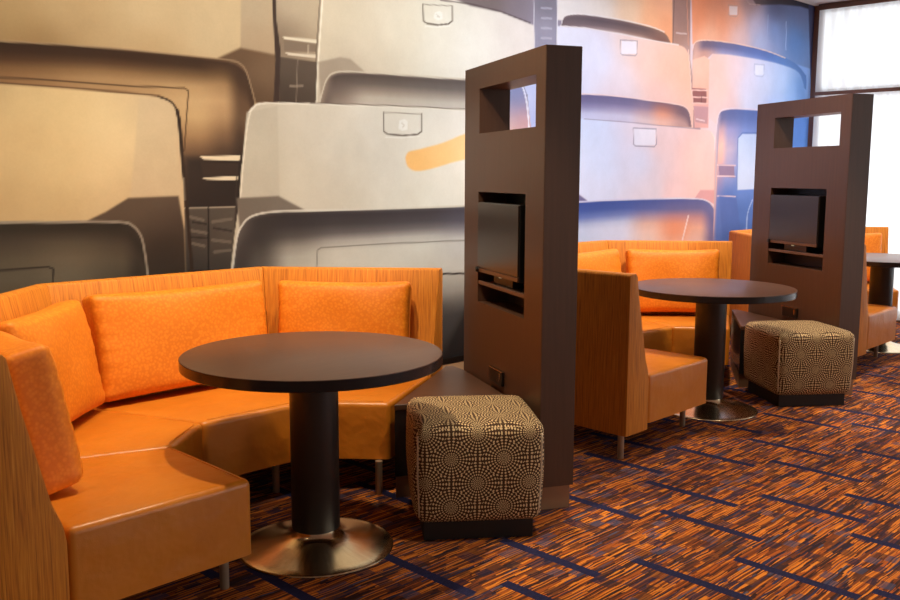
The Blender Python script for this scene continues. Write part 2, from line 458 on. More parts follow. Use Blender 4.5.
# ------------------------------------------------------------------ brown dividers with a niche, screens on them
COLH, COLW, COLD = 1.943, .987, .158
def make_divider(label, loc, th):
    # local x runs along the broad face from the near corner, local -y is towards the viewer's left
    t = thing('room_divider', label, 'divider', (loc[0], loc[1], 0), th, 'brown room dividers')
    D = COLD; bm = bmesh.new()
    # u = (cos th, sin th); the depth direction is to the right of u, local -y
    def bx(a0, a1, z0, z1, d0=0, d1=D): box(bm, (a0, -d1, z0), (a1, -d0, z1))
    K = .105
    bx(0, .095, K, COLH); bx(.782, COLW, K, COLH)
    bx(.095, .782, 1.836, COLH); bx(.776, .782, 1.624, 1.836); bx(.095, .782, 1.345, 1.624)
    bx(.095, .19, .805, 1.345); bx(.095, .782, K, .805)
    bmesh.ops.remove_doubles(bm, verts=bm.verts[:], dist=1e-5)
    body = link('panel', bm, M['espresso'], t)
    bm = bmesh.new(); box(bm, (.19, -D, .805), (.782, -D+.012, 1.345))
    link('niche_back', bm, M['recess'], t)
    link('niche_shelf', boxbm((.191, -D+.013, .893), (.781, -.002, .911), .002), M['shelf'], t)
    link('end_panel', boxbm((-.004, -D+.0, K), (-.0002, -.001, COLH-.002), 0), M['espresso'], t)
    link('kickplate', boxbm((.012, -D+.008, 0), (COLW-.012, -.010, K-.001), .002), M['kick'], t)
    ob = link('power_outlet', boxbm((.41, .0005, .455), (.57, .016, .520), .004), M['outlet'], t)
    link('outlet_rim', boxbm((.408, .0005, .5205), (.572, .018, .525), .002), M['chrome'], ob)
    link('socket', boxbm((.428, .0163, .478), (.440, .018, .514), .002), M['chrome'], ob)
    return t
def make_tv(label, loc, th):
    t = thing('television', label, 'television', (loc[0], loc[1], .911), th, 'screens in the dividers')
    z = lambda v: v-.911
    cab = link('cabinet', boxbm((.252, -.085, z(.955)), (.776, -.001, z(1.297)), .004), M['bezel'], t)
    link('screen', boxbm((.256, -.0005, z(.978)), (.772, .006, z(1.293)), .002), M['screen'], t)
    link('lower_bar', boxbm((.256, -.0005, z(.957)), (.772, .0065, z(.976)), .002), M['bar'], t)
    link('status_light', boxbm((.53, -.030, z(.946)), (.55, -.020, z(.953)), .001), M['led'], t)
    bm = lathe([(0, -.012), (.012, -.010), (.014, 0), (.012, .010), (0, .012)], 16)
    bmesh.ops.rotate(bm, matrix=Matrix.Rotation(PI/2, 3, 'X'), verts=bm.verts[:]); bmesh.ops.translate(bm, vec=(.765, .010, z(.968)), verts=bm.verts[:])
    link('knob', bm, M['bezel'], t, 40)
    link('stand', boxbm((.40, -.075, z(.911)), (.64, -.03, z(.956)), .003), M['bezel'], t)
    return t
TH1, TH2 = math.radians(63.2), math.radians(61.7)
CO1, CO2 = (.896, -.361), (3.909, -.371)
dv = make_divider('near brown divider with a window slot, in the middle of the picture', CO1, TH1)
dup(dv, 'far brown divider with a window slot, at the right in front of the curtained window', (CO2[0], CO2[1], 0), TH2)
tv = make_tv('black screen in the niche of the near divider', CO1, TH1)
dup(tv, 'black screen in the niche of the far divider', (CO2[0], CO2[1], .911), TH2)

# ------------------------------------------------------------------ low consoles between banquette and divider
def make_console(label, pts):
    pts = [Vector(p) for p in pts]; c = pts[0]
    t = thing('low_console', label, 'console', (c.x, c.y, 0), 0, 'low consoles beside the dividers')
    q = [p-c for p in pts]
    m = sum(q, Vector((0, 0)))/len(q)
    def ins(d): return [v+(m-v).normalized()*d for v in q]
    bm = prism([(v.x, v.y, .400) for v in q], [(v.x, v.y, .425) for v in q]); bevel(bm, .002, 1)
    link('top', bm, M['espresso'], t)
    link('cabinet', prism([(v.x, v.y, .098) for v in ins(.004)], [(v.x, v.y, .399) for v in ins(.004)]), M['edge'], t)
    link('kickplate', prism([(v.x, v.y, 0) for v in ins(.012)], [(v.x, v.y, .097) for v in ins(.012)]), M['kick'], t)
    return t
make_console('low dark console between the nearest banquette and the near divider', [(.565, .190), (1.045, -.045), (1.322, .50), (1.352, .61), (1.32, .632)])
make_console('low dark console between the second booth and the far divider, mostly hidden', [(3.672, .186), (4.062, -.035), (4.345, .49), (4.39, .60), (4.36, .622)])

# ------------------------------------------------------------------ ottomans
def soft_block(w, d, h, r, n=22, bulge=.014, dome=.012):
    bm = bmesh.new(); half = Vector((w/2, d/2, h/2)); cache = {}
    def vert(p):
        key = tuple(round(c, 5) for c in p)
        if key in cache: return cache[key]
        p = Vector(p)
        inn = Vector([max(-(half[a]-r), min(half[a]-r, p[a])) for a in range(3)]); dd = p-inn
        q = inn+dd.normalized()*r if dd.length > 1e-9 else p.copy()
        e = [p[a]/half[a] for a in range(3)]
        bz = 1-e[2]**2*.6
        for a, b in ((0, 1), (1, 0)):
            q[a] += bulge*e[a]*abs(e[a])*max(0, 1-e[b]**4)*bz
        if e[2] > 0: q.z += dome*e[2]**3*max(0, 1-e[0]**4)*max(0, 1-e[1]**4)
        taper = 1-.03*max(0, -e[2])
        q.x *= taper; q.y *= taper
        cache[key] = bm.verts.new(q); return cache[key]
    ax = [(0, 1, 2), (1, 2, 0), (2, 0, 1)]
    for a, b, c in ax:
        for s in (-1, 1):
            for i in range(n):
                for j in range(n):
                    P = []
                    for di, dj in ((0, 0), (1, 0), (1, 1), (0, 1)):
                        v = [0, 0, 0]; v[c] = s*half[c]; v[a] = (2*(i+di)/n-1)*half[a]; v[b] = (2*(j+dj)/n-1)*half[b]; P.append(vert(v))
                    bm.faces.new(P)
    bm.normal_update(); bmesh.ops.recalc_face_normals(bm, faces=bm.faces[:])
    uv = bm.loops.layers.uv.verify()
    for f in bm.faces:
        c = f.calc_center_median(); e = [abs(c[a])/half[a] for a in range(3)]
        k = e.index(max(e))
        for l in f.loops:
            co = l.vert.co
            if k == 2: l[uv].uv = (co.x+.012, co.y+.05)
            elif k == 1: l[uv].uv = (co.x*(1 if c.y < 0 else -1)+.012, co.z+.03)
            else: l[uv].uv = (co.y*(1 if c.x > 0 else -1)+.06, co.z+.03)
    return bm
OW, OH, OB = .506, .395, .074
def make_ottoman(label, loc, rz):
    t = thing('ottoman', label, 'ottoman', (loc[0], loc[1], 0), rz, 'patterned cube ottomans')
    bm = soft_block(OW, OW, OH, .038); bmesh.ops.translate(bm, vec=(0, 0, OB+OH/2), verts=bm.verts[:])
    cb = link('cushion_block', bm, M['sunburst'], t, 0, uv=False)
    for sx in (-1, 1):
        for sy in (-1, 1):
            k = OW/2-.011
            pts = [(sx*k*(1-.03*max(0, -(2*i/12-1))), sy*k*(1-.03*max(0, -(2*i/12-1))), OB+.03+(OH-.07)*i/12) for i in range(13)]
            link('piping', tube(pts, .0042, 8), M['piping'], cb, 0)
    w = OW/2-.035
    link('plinth', boxbm((-w, -w, 0), (w, w, OB+.012), .003), M['black'], t)
    return t
ot = make_ottoman('patterned cube ottoman in front of the near divider', (.635, -.215), math.radians(-39))
dup(ot, 'patterned cube ottoman in front of the far divider', (3.680, -.206, 0), math.radians(-38))

# ------------------------------------------------------------------ the room
XL, XR, YW, YB, ZC = -6.0, 7.49, 1.5, -9.0, 3.15
struct('floor', boxbm((XL, YB, -.05), (XR+.25, YW+.2, 0)), M['carpet'])
struct('ceiling', boxbm((XL, YB, ZC), (XR+.25, YW+.2, ZC+.1)), M['ceil'])
struct('wall_back', boxbm((XL, YW+.006, 0), (XR+.25, YW+.2, ZC)), M['wall'])
struct('baseboard_back', boxbm((XL, YW-.012, .185), (XR-.03, YW+.0055, .225), .002), M['base'])
struct('trim_1', boxbm((XL, YW-.010, 0), (XR-.03, YW+.0055, .1845), .002), M['wall'])
struct('trim_2', boxbm((XR-.03, YW-.066, 0), (XR-.002, YW-.003, ZC)), M['bronze'])
# window wall
win = struct('window_1', boxbm((XR, YB, 2.235), (XR+.09, YW, 2.315)), M['bronze'])
def fr(name, a, b): return struct(name, boxbm(a, b), M['bronze'], win)
fr('window_frame', (XR, YB, ZC-.06), (XR+.09, YW, ZC)); fr('window_frame', (XR, YB, 0), (XR+.09, YW, .10))
for y in (1.46, -1.75, -4.9, -8.1): fr('mullion', (XR+.01, y-.03, .10), (XR+.08, y+.03, 2.235)); fr('mullion', (XR+.01, y-.03, 2.315), (XR+.08, y+.03, ZC-.06))
for y0, y1 in ((-1.72, 1.43), (-4.87, -1.78), (-8.07, -4.93)):
    for z0, z1 in ((.10, 2.235), (2.315, ZC-.06)): struct('pane', boxbm((XR+.04, y0, z0), (XR+.046, y1, z1)), M['glass'], win)
# sheer curtain
bm = bmesh.new(); rows = []
NY, NZ = 620, 14
y0, y1 = 1.425, -5.6
rnd = random.Random(4); ph = [rnd.uniform(0, 6) for _ in range(4)]
for k in range(NZ+1):
    z = .03+(ZC-.06)*k/NZ; row = []
    for i in range(NY+1):
        y = y0+(y1-y0)*i/NY
        x = XR-.075+.020*math.sin(y*46+1.3*math.sin(y*5+ph[0])+.25*math.sin(z*1.3+ph[1]))+.008*math.sin(y*17+ph[2]+.4*z)
        row.append(bm.verts.new((x, y, z)))
    rows.append(row)
for A, B_ in zip(rows, rows[1:]):
    for i in range(NY): bm.faces.new((A[i], A[i+1], B_[i+1], B_[i]))
cur = thing('sheer_curtain', 'white sheer curtain hanging over the bright window at the right', 'curtain', (XR-.075, 1.425, 0))
c = link('sheer_cloth', bm, M['sheer'], None, 0); c.parent = cur; c.matrix_parent_inverse = Matrix.Translation((-(XR-.075), -1.425, 0))
r = link('curtain_track', boxbm((XR-.105, y1, ZC-.03), (XR-.045, y0, ZC-.001)), M['bronze'], None); r.parent = cur; r.matrix_parent_inverse = Matrix.Translation((-(XR-.075), -1.425, 0))

for z in (2.262, ZC-.045):
    pl = link('curtain_rod', boxbm((XR-.125, y1, z-.018), (XR-.110, y0, z+.018), .004), M['bronze'], None); pl.parent = cur; pl.matrix_parent_inverse = Matrix.Translation((-(XR-.075), -1.425, 0))

# ------------------------------------------------------------------ the printed mural (flat wall covering, rows of folded seats)
LAYERS = [
('P',[(-0.821,2.359),(7.737,3.845),(8.454,-1.366),(-0.95,0.389)],[(-0.269,2.11,208,178,130),(0.706,1.396,190,172,140),(1.949,1.581,222,210,192),(3.343,1.827,220,215,215),(5.287,2.084,225,205,205),(6.992,2.38,130,160,215),(1.014,0.606,120,115,105),(-0.34,0.752,70,58,45),(3.87,0.93,190,190,215),(6.107,0.923,100,130,190)],0.009,1.0),
('P',[(-0.821,2.359),(0.878,2.654),(0.882,1.825),(0.715,1.711),(-0.868,1.641)],[(-0.446,2.068,190,155,105),(-0.267,2.145,205,170,122),(0.168,2.184,218,188,142),(0.492,2.15,214,186,142),(0.639,2.191,206,178,135),(0.162,2.043,200,165,118),(-0.406,2.008,150,112,70)],0.0071,1.0),
('P',[(0.688,2.621),(0.878,2.654),(0.882,2.062),(0.664,2.057)],[(0.762,2.281,188,165,132),(0.801,2.132,180,152,118)],0.0153,1.0),
('P',[(0.533,2.015),(0.665,2.078),(0.888,2.063),(0.894,1.772),(0.681,1.813)],[(0.694,2.045,105,78,55),(0.796,1.95,130,102,75),(0.75,1.843,90,66,46)],0.0208,1.0),
('B',[(-0.846,1.979),(-0.767,1.982),(-0.651,1.987),(-0.534,1.991),(-0.431,1.996),(-0.329,2.001),(-0.229,2.004),(-0.133,2.007),(-0.039,2.009),(0.058,2.01),(0.164,2.01),(0.274,2.011),(0.374,2.011),(0.46,2.011),(0.533,2.012),(0.591,2.01),(0.629,2.005),(0.651,1.997),(0.668,1.986),(0.685,1.975),(0.698,1.962),(0.709,1.938),(0.722,1.896),(0.734,1.844),(0.742,1.806),(0.679,0.915),(-0.908,1.024)],(25,[(-0.534,[(0.0,96,66,42),(0.008,58,38,26),(0.042,62,40,27),(0.076,84,56,36),(0.109,122,86,54),(0.143,142,102,66),(0.252,150,108,70)]),(-0.041,[(0.0,96,66,44),(0.009,60,40,28),(0.041,64,42,28),(0.072,92,64,42),(0.108,142,106,70),(0.144,168,130,88),(0.27,170,130,90)]),(0.402,[(0.0,100,72,48),(0.015,64,44,32),(0.049,72,50,34),(0.098,128,96,64),(0.147,186,148,102),(0.221,202,164,116),(0.304,196,158,110),(0.392,158,120,82),(0.48,104,76,54),(0.549,66,48,38),(0.662,58,42,34)]),(0.556,[(0.0,110,80,54),(0.02,72,50,36),(0.07,104,76,50),(0.13,168,130,88),(0.21,196,156,110),(0.29,180,140,98),(0.37,134,100,70),(0.46,84,62,46),(0.55,58,44,36)]),(0.662,[(0.0,120,90,64),(0.021,72,52,38),(0.094,78,56,40),(0.177,104,76,54),(0.27,104,78,56),(0.364,76,56,42),(0.494,54,40,33)])]),0.0096,1.0),
('N',[(-0.584,1.836),(-0.283,1.841),(0.051,1.841),(0.335,1.851),(0.357,1.838),(0.34,1.694),(0.323,1.54)],[(70,48,32)],0.0066,0.9),
('N',[(-0.846,1.979),(-0.792,1.981),(-0.711,1.984),(-0.62,1.988),(-0.534,1.991),(-0.456,1.995),(-0.38,1.998),(-0.304,2.002),(-0.229,2.004),(-0.156,2.007),(-0.086,2.008),(-0.015,2.009),(0.058,2.01),(0.137,2.01),(0.22,2.011),(0.301,2.011),(0.374,2.011),(0.439,2.011),(0.498,2.011),(0.549,2.011),(0.591,2.01),(0.621,2.008),(0.639,2.006),(0.651,2.002),(0.663,1.996),(0.674,1.989),(0.683,1.981),(0.69,1.971),(0.698,1.958),(0.705,1.941),(0.713,1.92),(0.719,1.899),(0.726,1.878),(0.733,1.857),(0.739,1.835),(0.745,1.815),(0.749,1.801)],[(178,148,112)],0.0086,0.7),
('P',[(0.872,2.653),(1.215,2.713),(1.168,2.061),(1.157,1.824),(0.901,1.81)],[(0.998,2.311,196,176,146),(1.117,2.272,190,170,140),(1.015,2.207,160,138,110),(0.949,2.168,120,98,78)],0.0079,1.0),
('P',[(0.907,2.054),(1.168,2.05),(1.157,1.824),(0.901,1.81)],[(0.964,1.99,92,76,62),(0.974,1.857,66,52,42),(1.097,1.946,96,80,66),(1.095,1.854,78,64,52)],0.0081,1.0),
('N',[(1.025,2.048),(1.013,1.822)],[(150,130,108)],0.0065,0.7),
('N',[(0.975,1.905),(1.056,1.911)],[(165,145,122)],0.0135,0.6),
('P',[(0.929,2.166),(1.156,2.169),(1.156,2.152),(0.942,2.152)],[(1.044,2.16,222,205,175)],0.0053,1.0),
('P',[(0.94,2.083),(1.155,2.087),(1.154,2.071),(0.966,2.07)],[(1.053,2.078,215,196,168)],0.0054,1.0),
('P',[(0.935,2.146),(1.156,2.147),(1.155,2.103),(0.94,2.089)],[(1.047,2.12,128,108,88)],0.0081,1.0),
('N',[(1.101,2.136),(1.1,2.093)],[(200,180,150)],0.0081,0.8),
('P',[(0.865,2.652),(0.897,2.658),(0.893,2.246),(0.915,2.091),(0.901,1.815),(0.863,1.813),(0.881,2.036),(0.869,2.295)],[(0.885,2.203,64,48,40)],0.0078,1.0),
('P',[(1.215,2.713),(3.305,3.076),(3.342,1.863),(1.149,1.807),(1.175,2.062)],[(1.292,2.292,206,190,162),(1.472,2.173,214,198,172),(1.785,2.292,222,208,184),(2.122,2.267,230,219,200),(2.394,2.232,233,224,208),(2.888,2.346,228,215,200),(1.36,2.05,190,172,148),(1.253,2.124,200,184,156)],0.0118,1.0),
('N',[(1.222,2.714),(1.202,2.39),(1.168,2.072),(1.15,1.824)],[(236,222,196)],0.0121,0.9),
('N',[(1.185,2.388),(1.151,2.07),(1.143,1.84)],[(90,76,62)],0.0076,0.8),
('P',[(1.168,2.05),(1.324,2.091),(1.397,2.087),(1.516,2.017),(1.323,1.997),(1.236,1.957),(1.178,1.87)],[(1.287,2.038,158,140,118),(1.396,2.036,168,150,128)],0.0165,1.0),
('B',[(1.171,1.82),(1.176,1.837),(1.183,1.862),(1.193,1.887),(1.203,1.911),(1.215,1.935),(1.229,1.956),(1.243,1.972),(1.257,1.983),(1.28,1.993),(1.304,2.001),(1.336,2.006),(1.396,2.011),(1.505,2.015),(1.646,2.02),(1.783,2.023),(1.9,2.026),(2.01,2.028),(2.123,2.031),(2.229,2.035),(2.337,2.039),(2.491,2.042),(2.756,2.043),(3.086,2.041),(3.337,2.04),(3.346,1.756),(1.163,1.786)],(25,[(1.193,[(0.0,150,130,110),(0.11,110,92,80)]),(1.287,[(0.0,120,102,90),(0.017,82,68,60),(0.077,104,88,78),(0.132,126,108,94),(0.187,150,132,116)]),(1.546,[(0.0,110,94,84),(0.011,84,70,62),(0.057,104,90,80),(0.097,146,128,112),(0.137,186,170,150),(0.194,196,180,162)]),(2.212,[(0.0,118,104,96),(0.013,94,82,76),(0.063,112,100,92),(0.107,158,144,130),(0.151,196,184,168),(0.214,206,194,180)]),(2.895,[(0.0,130,118,118),(0.02,106,98,102),(0.082,130,120,124),(0.136,190,180,176),(0.204,214,206,200)])]),0.0088,1.0),
('N',[(1.171,1.82),(1.174,1.832),(1.18,1.849),(1.186,1.869),(1.193,1.887),(1.199,1.905),(1.206,1.923),(1.213,1.94),(1.222,1.956),(1.232,1.969),(1.242,1.98),(1.254,1.99),(1.272,1.998),(1.292,2.005),(1.314,2.009),(1.346,2.013),(1.396,2.016),(1.474,2.02),(1.574,2.023),(1.682,2.027),(1.783,2.029),(1.871,2.032),(1.955,2.033),(2.037,2.035),(2.122,2.037),(2.22,2.04),(2.326,2.043),(2.423,2.047),(2.491,2.049)],[(206,190,165)],0.0081,0.85),
('P',[(2.121,2.559),(2.39,2.67),(3.428,2.821),(3.441,2.417),(2.991,2.464),(2.681,2.506),(2.392,2.509)],[(2.582,2.571,120,104,100),(2.884,2.558,132,118,122),(3.099,2.504,150,140,150)],0.0195,1.0),
('N',[(2.121,2.51),(2.392,2.521),(2.681,2.51),(2.991,2.471)],[(70,55,55)],0.0095,0.6),
('P',[(3.021,3.026),(3.26,3.068),(3.294,2.318),(3.039,2.294)],[(3.152,2.578,120,112,118),(3.168,2.375,150,144,156),(3.154,2.476,160,152,160)],0.0101,1.0),
('N',[(3.107,2.586),(3.218,2.596)],[(190,184,190)],0.015,0.6),
('N',[(3.109,2.518),(3.22,2.528)],[(190,184,190)],0.015,0.6),
('N',[(3.111,2.451),(3.222,2.459)],[(190,184,190)],0.015,0.6),
('N',[(3.113,2.383),(3.224,2.391)],[(190,184,190)],0.0152,0.6),
('N',[(3.017,2.761),(3.039,2.294)],[(215,205,205)],0.0094,0.9),
('N',[(3.279,2.799),(3.294,2.318)],[(238,230,225)],0.0136,0.9),
('P',[(0.333,1.506),(0.666,1.511),(0.629,0.891),(0.3,0.915)],[(0.408,1.396,60,46,38),(0.552,1.344,46,36,31),(0.404,1.294,44,34,30),(0.568,1.292,44,34,30),(0.564,1.161,62,50,42),(0.338,1.041,44,34,30),(0.556,1.458,44,34,29)],0.052,1.0),
('P',[(0.407,1.517),(0.648,1.524),(0.641,1.495),(0.429,1.5)],[(0.529,1.509,226,202,166)],0.0052,1.0),
('P',[(0.414,1.408),(0.633,1.417),(0.626,1.393),(0.442,1.398)],[(0.527,1.404,222,200,166)],0.0052,1.0),
('P',[(0.411,1.487),(0.635,1.485),(0.633,1.422),(0.426,1.416)],[(0.538,1.458,58,44,36)],0.0102,1.0),
('P',[(0.313,1.255),(0.609,1.259),(0.587,0.921),(0.301,0.941)],[(0.373,1.218,92,78,66),(0.53,1.209,88,76,64),(0.399,1.151,58,48,42),(0.527,1.125,92,80,68),(0.425,1.062,80,68,58),(0.511,0.99,60,52,46),(0.347,0.979,50,42,38)],0.0078,1.0),
('N',[(0.307,1.253),(0.603,1.254)],[(180,160,135)],0.0071,0.8),
('N',[(0.449,1.252),(0.438,0.931)],[(28,22,20)],0.0092,0.9),
('N',[(0.344,1.209),(0.418,1.191)],[(128,112,95)],0.0153,0.55),
('N',[(0.331,1.143),(0.433,1.124)],[(128,112,95)],0.0153,0.55),
('N',[(0.47,1.18),(0.583,1.192)],[(128,112,95)],0.0159,0.55),
('N',[(0.34,1.077),(0.419,1.057)],[(128,112,95)],0.0156,0.55),
('N',[(0.467,1.086),(0.573,1.071)],[(128,112,95)],0.0159,0.55),
('N',[(0.476,1.023),(0.572,1.028)],[(128,112,95)],0.0159,0.55),
('N',[(0.355,1.183),(0.434,1.17)],[(40,32,28)],0.0102,0.7),
('N',[(0.475,1.148),(0.581,1.129)],[(42,34,30)],0.0106,0.7),
('N',[(0.341,1.107),(0.432,1.098)],[(40,32,28)],0.0102,0.7),
('N',[(0.659,1.474),(0.641,1.29),(0.605,1.106),(0.574,0.911)],[(214,196,166)],0.0132,0.85),
('N',[(0.628,1.474),(0.61,1.265)],[(60,48,40)],0.0079,0.7),
('P',[(-0.858,1.803),(-0.544,1.809),(-0.468,1.809),(-0.356,1.809),(-0.239,1.808),(-0.121,1.806),(0.001,1.804),(0.1,1.802),(0.155,1.802),(0.182,1.802),(0.204,1.799),(0.226,1.794),(0.242,1.787),(0.256,1.778),(0.269,1.769),(0.279,1.758),(0.287,1.741),(0.293,1.715),(0.297,1.682),(0.3,1.644),(0.302,1.597),(0.304,1.545),(0.305,1.495),(0.307,1.464),(0.31,1.436),(0.311,1.371),(0.312,1.227),(0.311,1.046),(0.311,0.914),(-0.91,1.003)],[(-0.548,1.741,206,172,122),(-0.29,1.711,216,182,130),(-0.056,1.677,224,192,142),(-0.302,1.487,214,178,126),(-0.474,1.572,208,170,118),(-0.067,1.443,220,186,136),(0.029,1.586,222,190,142),(0.148,1.71,202,174,136),(0.191,1.494,200,170,132),(0.132,1.347,192,160,124),(-0.573,1.309,196,158,108),(-0.311,1.305,200,164,114),(-0.023,1.325,205,170,124)],0.0096,1.0),
('P',[(0.094,1.788),(0.23,1.791),(0.297,1.717),(0.298,1.316),(0.027,1.314)],[(0.173,1.687,204,176,138),(0.218,1.494,196,168,130),(0.134,1.396,200,170,132)],0.0192,0.8),
('P',[(-0.204,1.201),(-0.101,1.245),(0.017,1.31),(0.282,1.316),(0.308,1.144),(0.31,0.889),(-0.141,0.923)],[(0.026,1.286,92,72,56),(0.183,1.298,98,78,62),(0.233,1.197,76,58,46),(-0.027,1.229,90,70,54),(0.2,1.048,48,38,32),(0.271,1.045,60,46,36)],0.0144,1.0),
('N',[(0.193,1.801),(0.203,1.799),(0.218,1.795),(0.233,1.791),(0.246,1.786),(0.256,1.781),(0.264,1.776),(0.271,1.77),(0.277,1.762),(0.283,1.753),(0.288,1.741),(0.292,1.73),(0.295,1.722)],[(60,44,34)],0.0106,1),
('N',[(0.29,1.741),(0.292,1.734),(0.294,1.723),(0.297,1.709),(0.3,1.693),(0.301,1.672),(0.303,1.648),(0.305,1.622),(0.306,1.594),(0.308,1.566),(0.309,1.536),(0.311,1.504),(0.312,1.471),(0.315,1.436),(0.318,1.4),(0.321,1.361),(0.323,1.321),(0.326,1.277),(0.328,1.231),(0.331,1.183),(0.333,1.133),(0.336,1.075),(0.34,1.011),(0.343,0.953),(0.345,0.912)],[(52,38,30)],0.019,1),
('N',[(-0.857,1.811),(-0.802,1.811),(-0.722,1.812),(-0.63,1.813),(-0.544,1.813),(-0.468,1.813),(-0.393,1.813),(-0.317,1.813),(-0.239,1.813),(-0.152,1.812),(-0.059,1.81),(0.029,1.809),(0.1,1.807),(0.146,1.806),(0.174,1.804),(0.191,1.803),(0.204,1.802)],[(96,68,46)],0.0081,0.95),
('N',[(0.316,1.406),(0.317,1.295)],[(210,190,160)],0.0075,0.5),
('B',[(-0.895,1.223),(-0.814,1.22),(-0.694,1.215),(-0.579,1.211),(-0.487,1.209),(-0.402,1.207),(-0.316,1.205),(-0.218,1.202),(-0.118,1.2),(-0.039,1.196),(0.002,1.191),(0.019,1.185),(0.031,1.177),(0.047,1.164),(0.06,1.148),(0.071,1.129),(0.08,1.109),(0.087,1.085),(0.094,1.054),(0.1,1.004),(0.105,0.946),(0.108,0.904),(0.098,0.654),(-0.925,0.772)],(22,[(-0.579,[(0.0,52,42,33),(0.035,52,42,33),(0.088,70,57,45),(0.176,94,79,61),(0.264,100,84,66)]),(-0.27,[(0.0,48,38,30),(0.037,54,43,34),(0.092,86,72,56),(0.166,108,91,71),(0.276,112,95,75)]),(-0.039,[(0.0,46,37,30),(0.048,54,44,35),(0.115,80,66,52),(0.192,92,77,60),(0.288,84,70,56)]),(0.061,[(0.0,60,48,40),(0.067,52,42,34),(0.144,64,52,42),(0.24,58,47,38)])]),0.0069,1.0),
('N',[(-0.895,1.223),(-0.839,1.221),(-0.756,1.218),(-0.663,1.214),(-0.579,1.211),(-0.509,1.209),(-0.444,1.208),(-0.381,1.206),(-0.316,1.205),(-0.244,1.203),(-0.167,1.201),(-0.095,1.199),(-0.039,1.196),(-0.005,1.192),(0.012,1.189),(0.021,1.184),(0.031,1.177),(0.044,1.167),(0.054,1.156),(0.063,1.143),(0.071,1.129),(0.077,1.114),(0.081,1.098),(0.085,1.079),(0.088,1.054),(0.093,1.019),(0.097,0.975),(0.1,0.933),(0.103,0.905)],[(150,132,112)],0.0122,0.95),
('N',[(-0.633,1.001),(-0.591,1.0),(-0.382,1.002),(-0.359,0.991),(-0.369,0.895)],[(44,34,28)],0.0074,0.95),
('P',[(0.573,0.89),(0.584,0.951),(0.598,1.037),(0.611,1.122),(0.622,1.197),(0.633,1.271),(0.643,1.343),(0.651,1.416),(0.659,1.487),(0.667,1.553),(0.675,1.613),(0.683,1.667),(0.69,1.71),(0.696,1.736),(0.702,1.75),(0.71,1.763),(0.723,1.776),(0.738,1.788),(0.755,1.796),(0.764,1.802),(0.775,1.805),(0.818,1.808),(0.906,1.812),(1.03,1.816),(1.178,1.82),(1.357,1.825),(1.568,1.831),(1.782,1.836),(1.982,1.842),(2.183,1.847),(2.398,1.85),(2.665,1.846),(2.956,1.839),(3.172,1.834),(3.199,0.815),(0.571,0.815)],[(0.713,1.659,196,182,158),(0.81,1.742,205,190,165),(0.781,1.396,190,176,152),(1.038,1.725,212,199,176),(1.316,1.567,216,204,182),(1.031,1.395,208,194,170),(1.621,1.692,222,211,192),(2.035,1.583,230,220,204),(2.4,1.591,234,226,214),(1.78,1.365,222,211,193),(2.215,1.298,228,219,204),(1.239,1.281,204,190,168)],0.011,1.0),
('P',[(0.692,1.751),(0.888,1.793),(0.889,1.308),(0.642,1.312)],[(0.786,1.556,194,180,156),(0.755,1.369,186,172,150)],0.0108,0.75),
('N',[(0.71,1.752),(0.755,1.794),(0.818,1.805),(1.178,1.82),(1.782,1.836),(2.398,1.847)],[(240,228,206)],0.009,0.8),
('N',[(1.108,1.822),(1.782,1.842),(2.398,1.853),(3.171,1.848)],[(96,82,70)],0.0062,0.8),
('N',[(0.723,1.769),(0.718,1.756),(0.711,1.738),(0.703,1.714),(0.696,1.684),(0.688,1.646),(0.681,1.6),(0.673,1.55),(0.666,1.501),(0.659,1.447),(0.652,1.389),(0.646,1.337),(0.641,1.301)],[(236,222,196)],0.0094,0.8),
('N',[(1.646,1.796),(1.649,1.684),(1.676,1.67),(1.798,1.665),(1.923,1.676),(1.958,1.695),(1.958,1.803)],[(96,84,72)],0.009,0.95),
('N',[(1.646,1.796),(1.958,1.803)],[(140,128,112)],0.006,0.8),
('N',[(1.66,1.652),(1.798,1.653),(1.94,1.664)],[(245,236,220)],0.0073,0.7),
('P',[(1.774,1.755),(1.815,1.766),(1.84,1.752),(1.84,1.703),(1.798,1.693),(1.765,1.706)],[(1.805,1.729,240,232,218)],0.009,0.8),
('N',[(1.79,1.743),(1.815,1.726),(1.798,1.714)],[(190,178,160)],0.006,0.7),
('N',[(1.971,2.464),(1.975,2.366),(2.005,2.355),(2.098,2.356),(2.192,2.373),(2.228,2.396),(2.227,2.488)],[(96,84,72)],0.0091,0.95),
('N',[(1.971,2.464),(2.227,2.488)],[(140,128,112)],0.006,0.8),
('N',[(1.988,2.335),(2.098,2.344),(2.21,2.363)],[(245,236,220)],0.0072,0.7),
('P',[(2.071,2.429),(2.115,2.443),(2.141,2.431),(2.141,2.398),(2.097,2.383),(2.063,2.395)],[(2.105,2.413,240,232,218)],0.009,0.8),
('N',[(2.089,2.419),(2.115,2.404),(2.097,2.405)],[(190,178,160)],0.006,0.7),
('P',[(1.822,1.53),(1.826,1.54),(1.833,1.554),(1.847,1.567),(1.871,1.574),(1.904,1.579),(1.949,1.587),(2.013,1.601),(2.09,1.617),(2.168,1.637),(2.227,1.656),(2.287,1.677),(2.399,1.708),(2.633,1.76),(2.938,1.826),(3.17,1.876),(3.178,1.608),(2.401,1.539),(2.214,1.504),(2.166,1.492),(2.098,1.477),(2.036,1.464),(1.987,1.456),(1.943,1.451),(1.906,1.451),(1.877,1.457),(1.855,1.468),(1.839,1.481),(1.829,1.498),(1.825,1.516),(1.822,1.53)],[(1.906,1.519,246,186,112),(2.124,1.553,248,196,128),(2.325,1.602,250,206,146),(2.694,1.698,250,180,120)],0.0157,1.0),
('P',[(0.617,1.301),(0.882,1.309),(1.096,1.21),(0.959,1.208),(0.635,1.105)],[(0.702,1.263,112,98,84),(0.894,1.259,120,106,92)],0.0165,1.0),
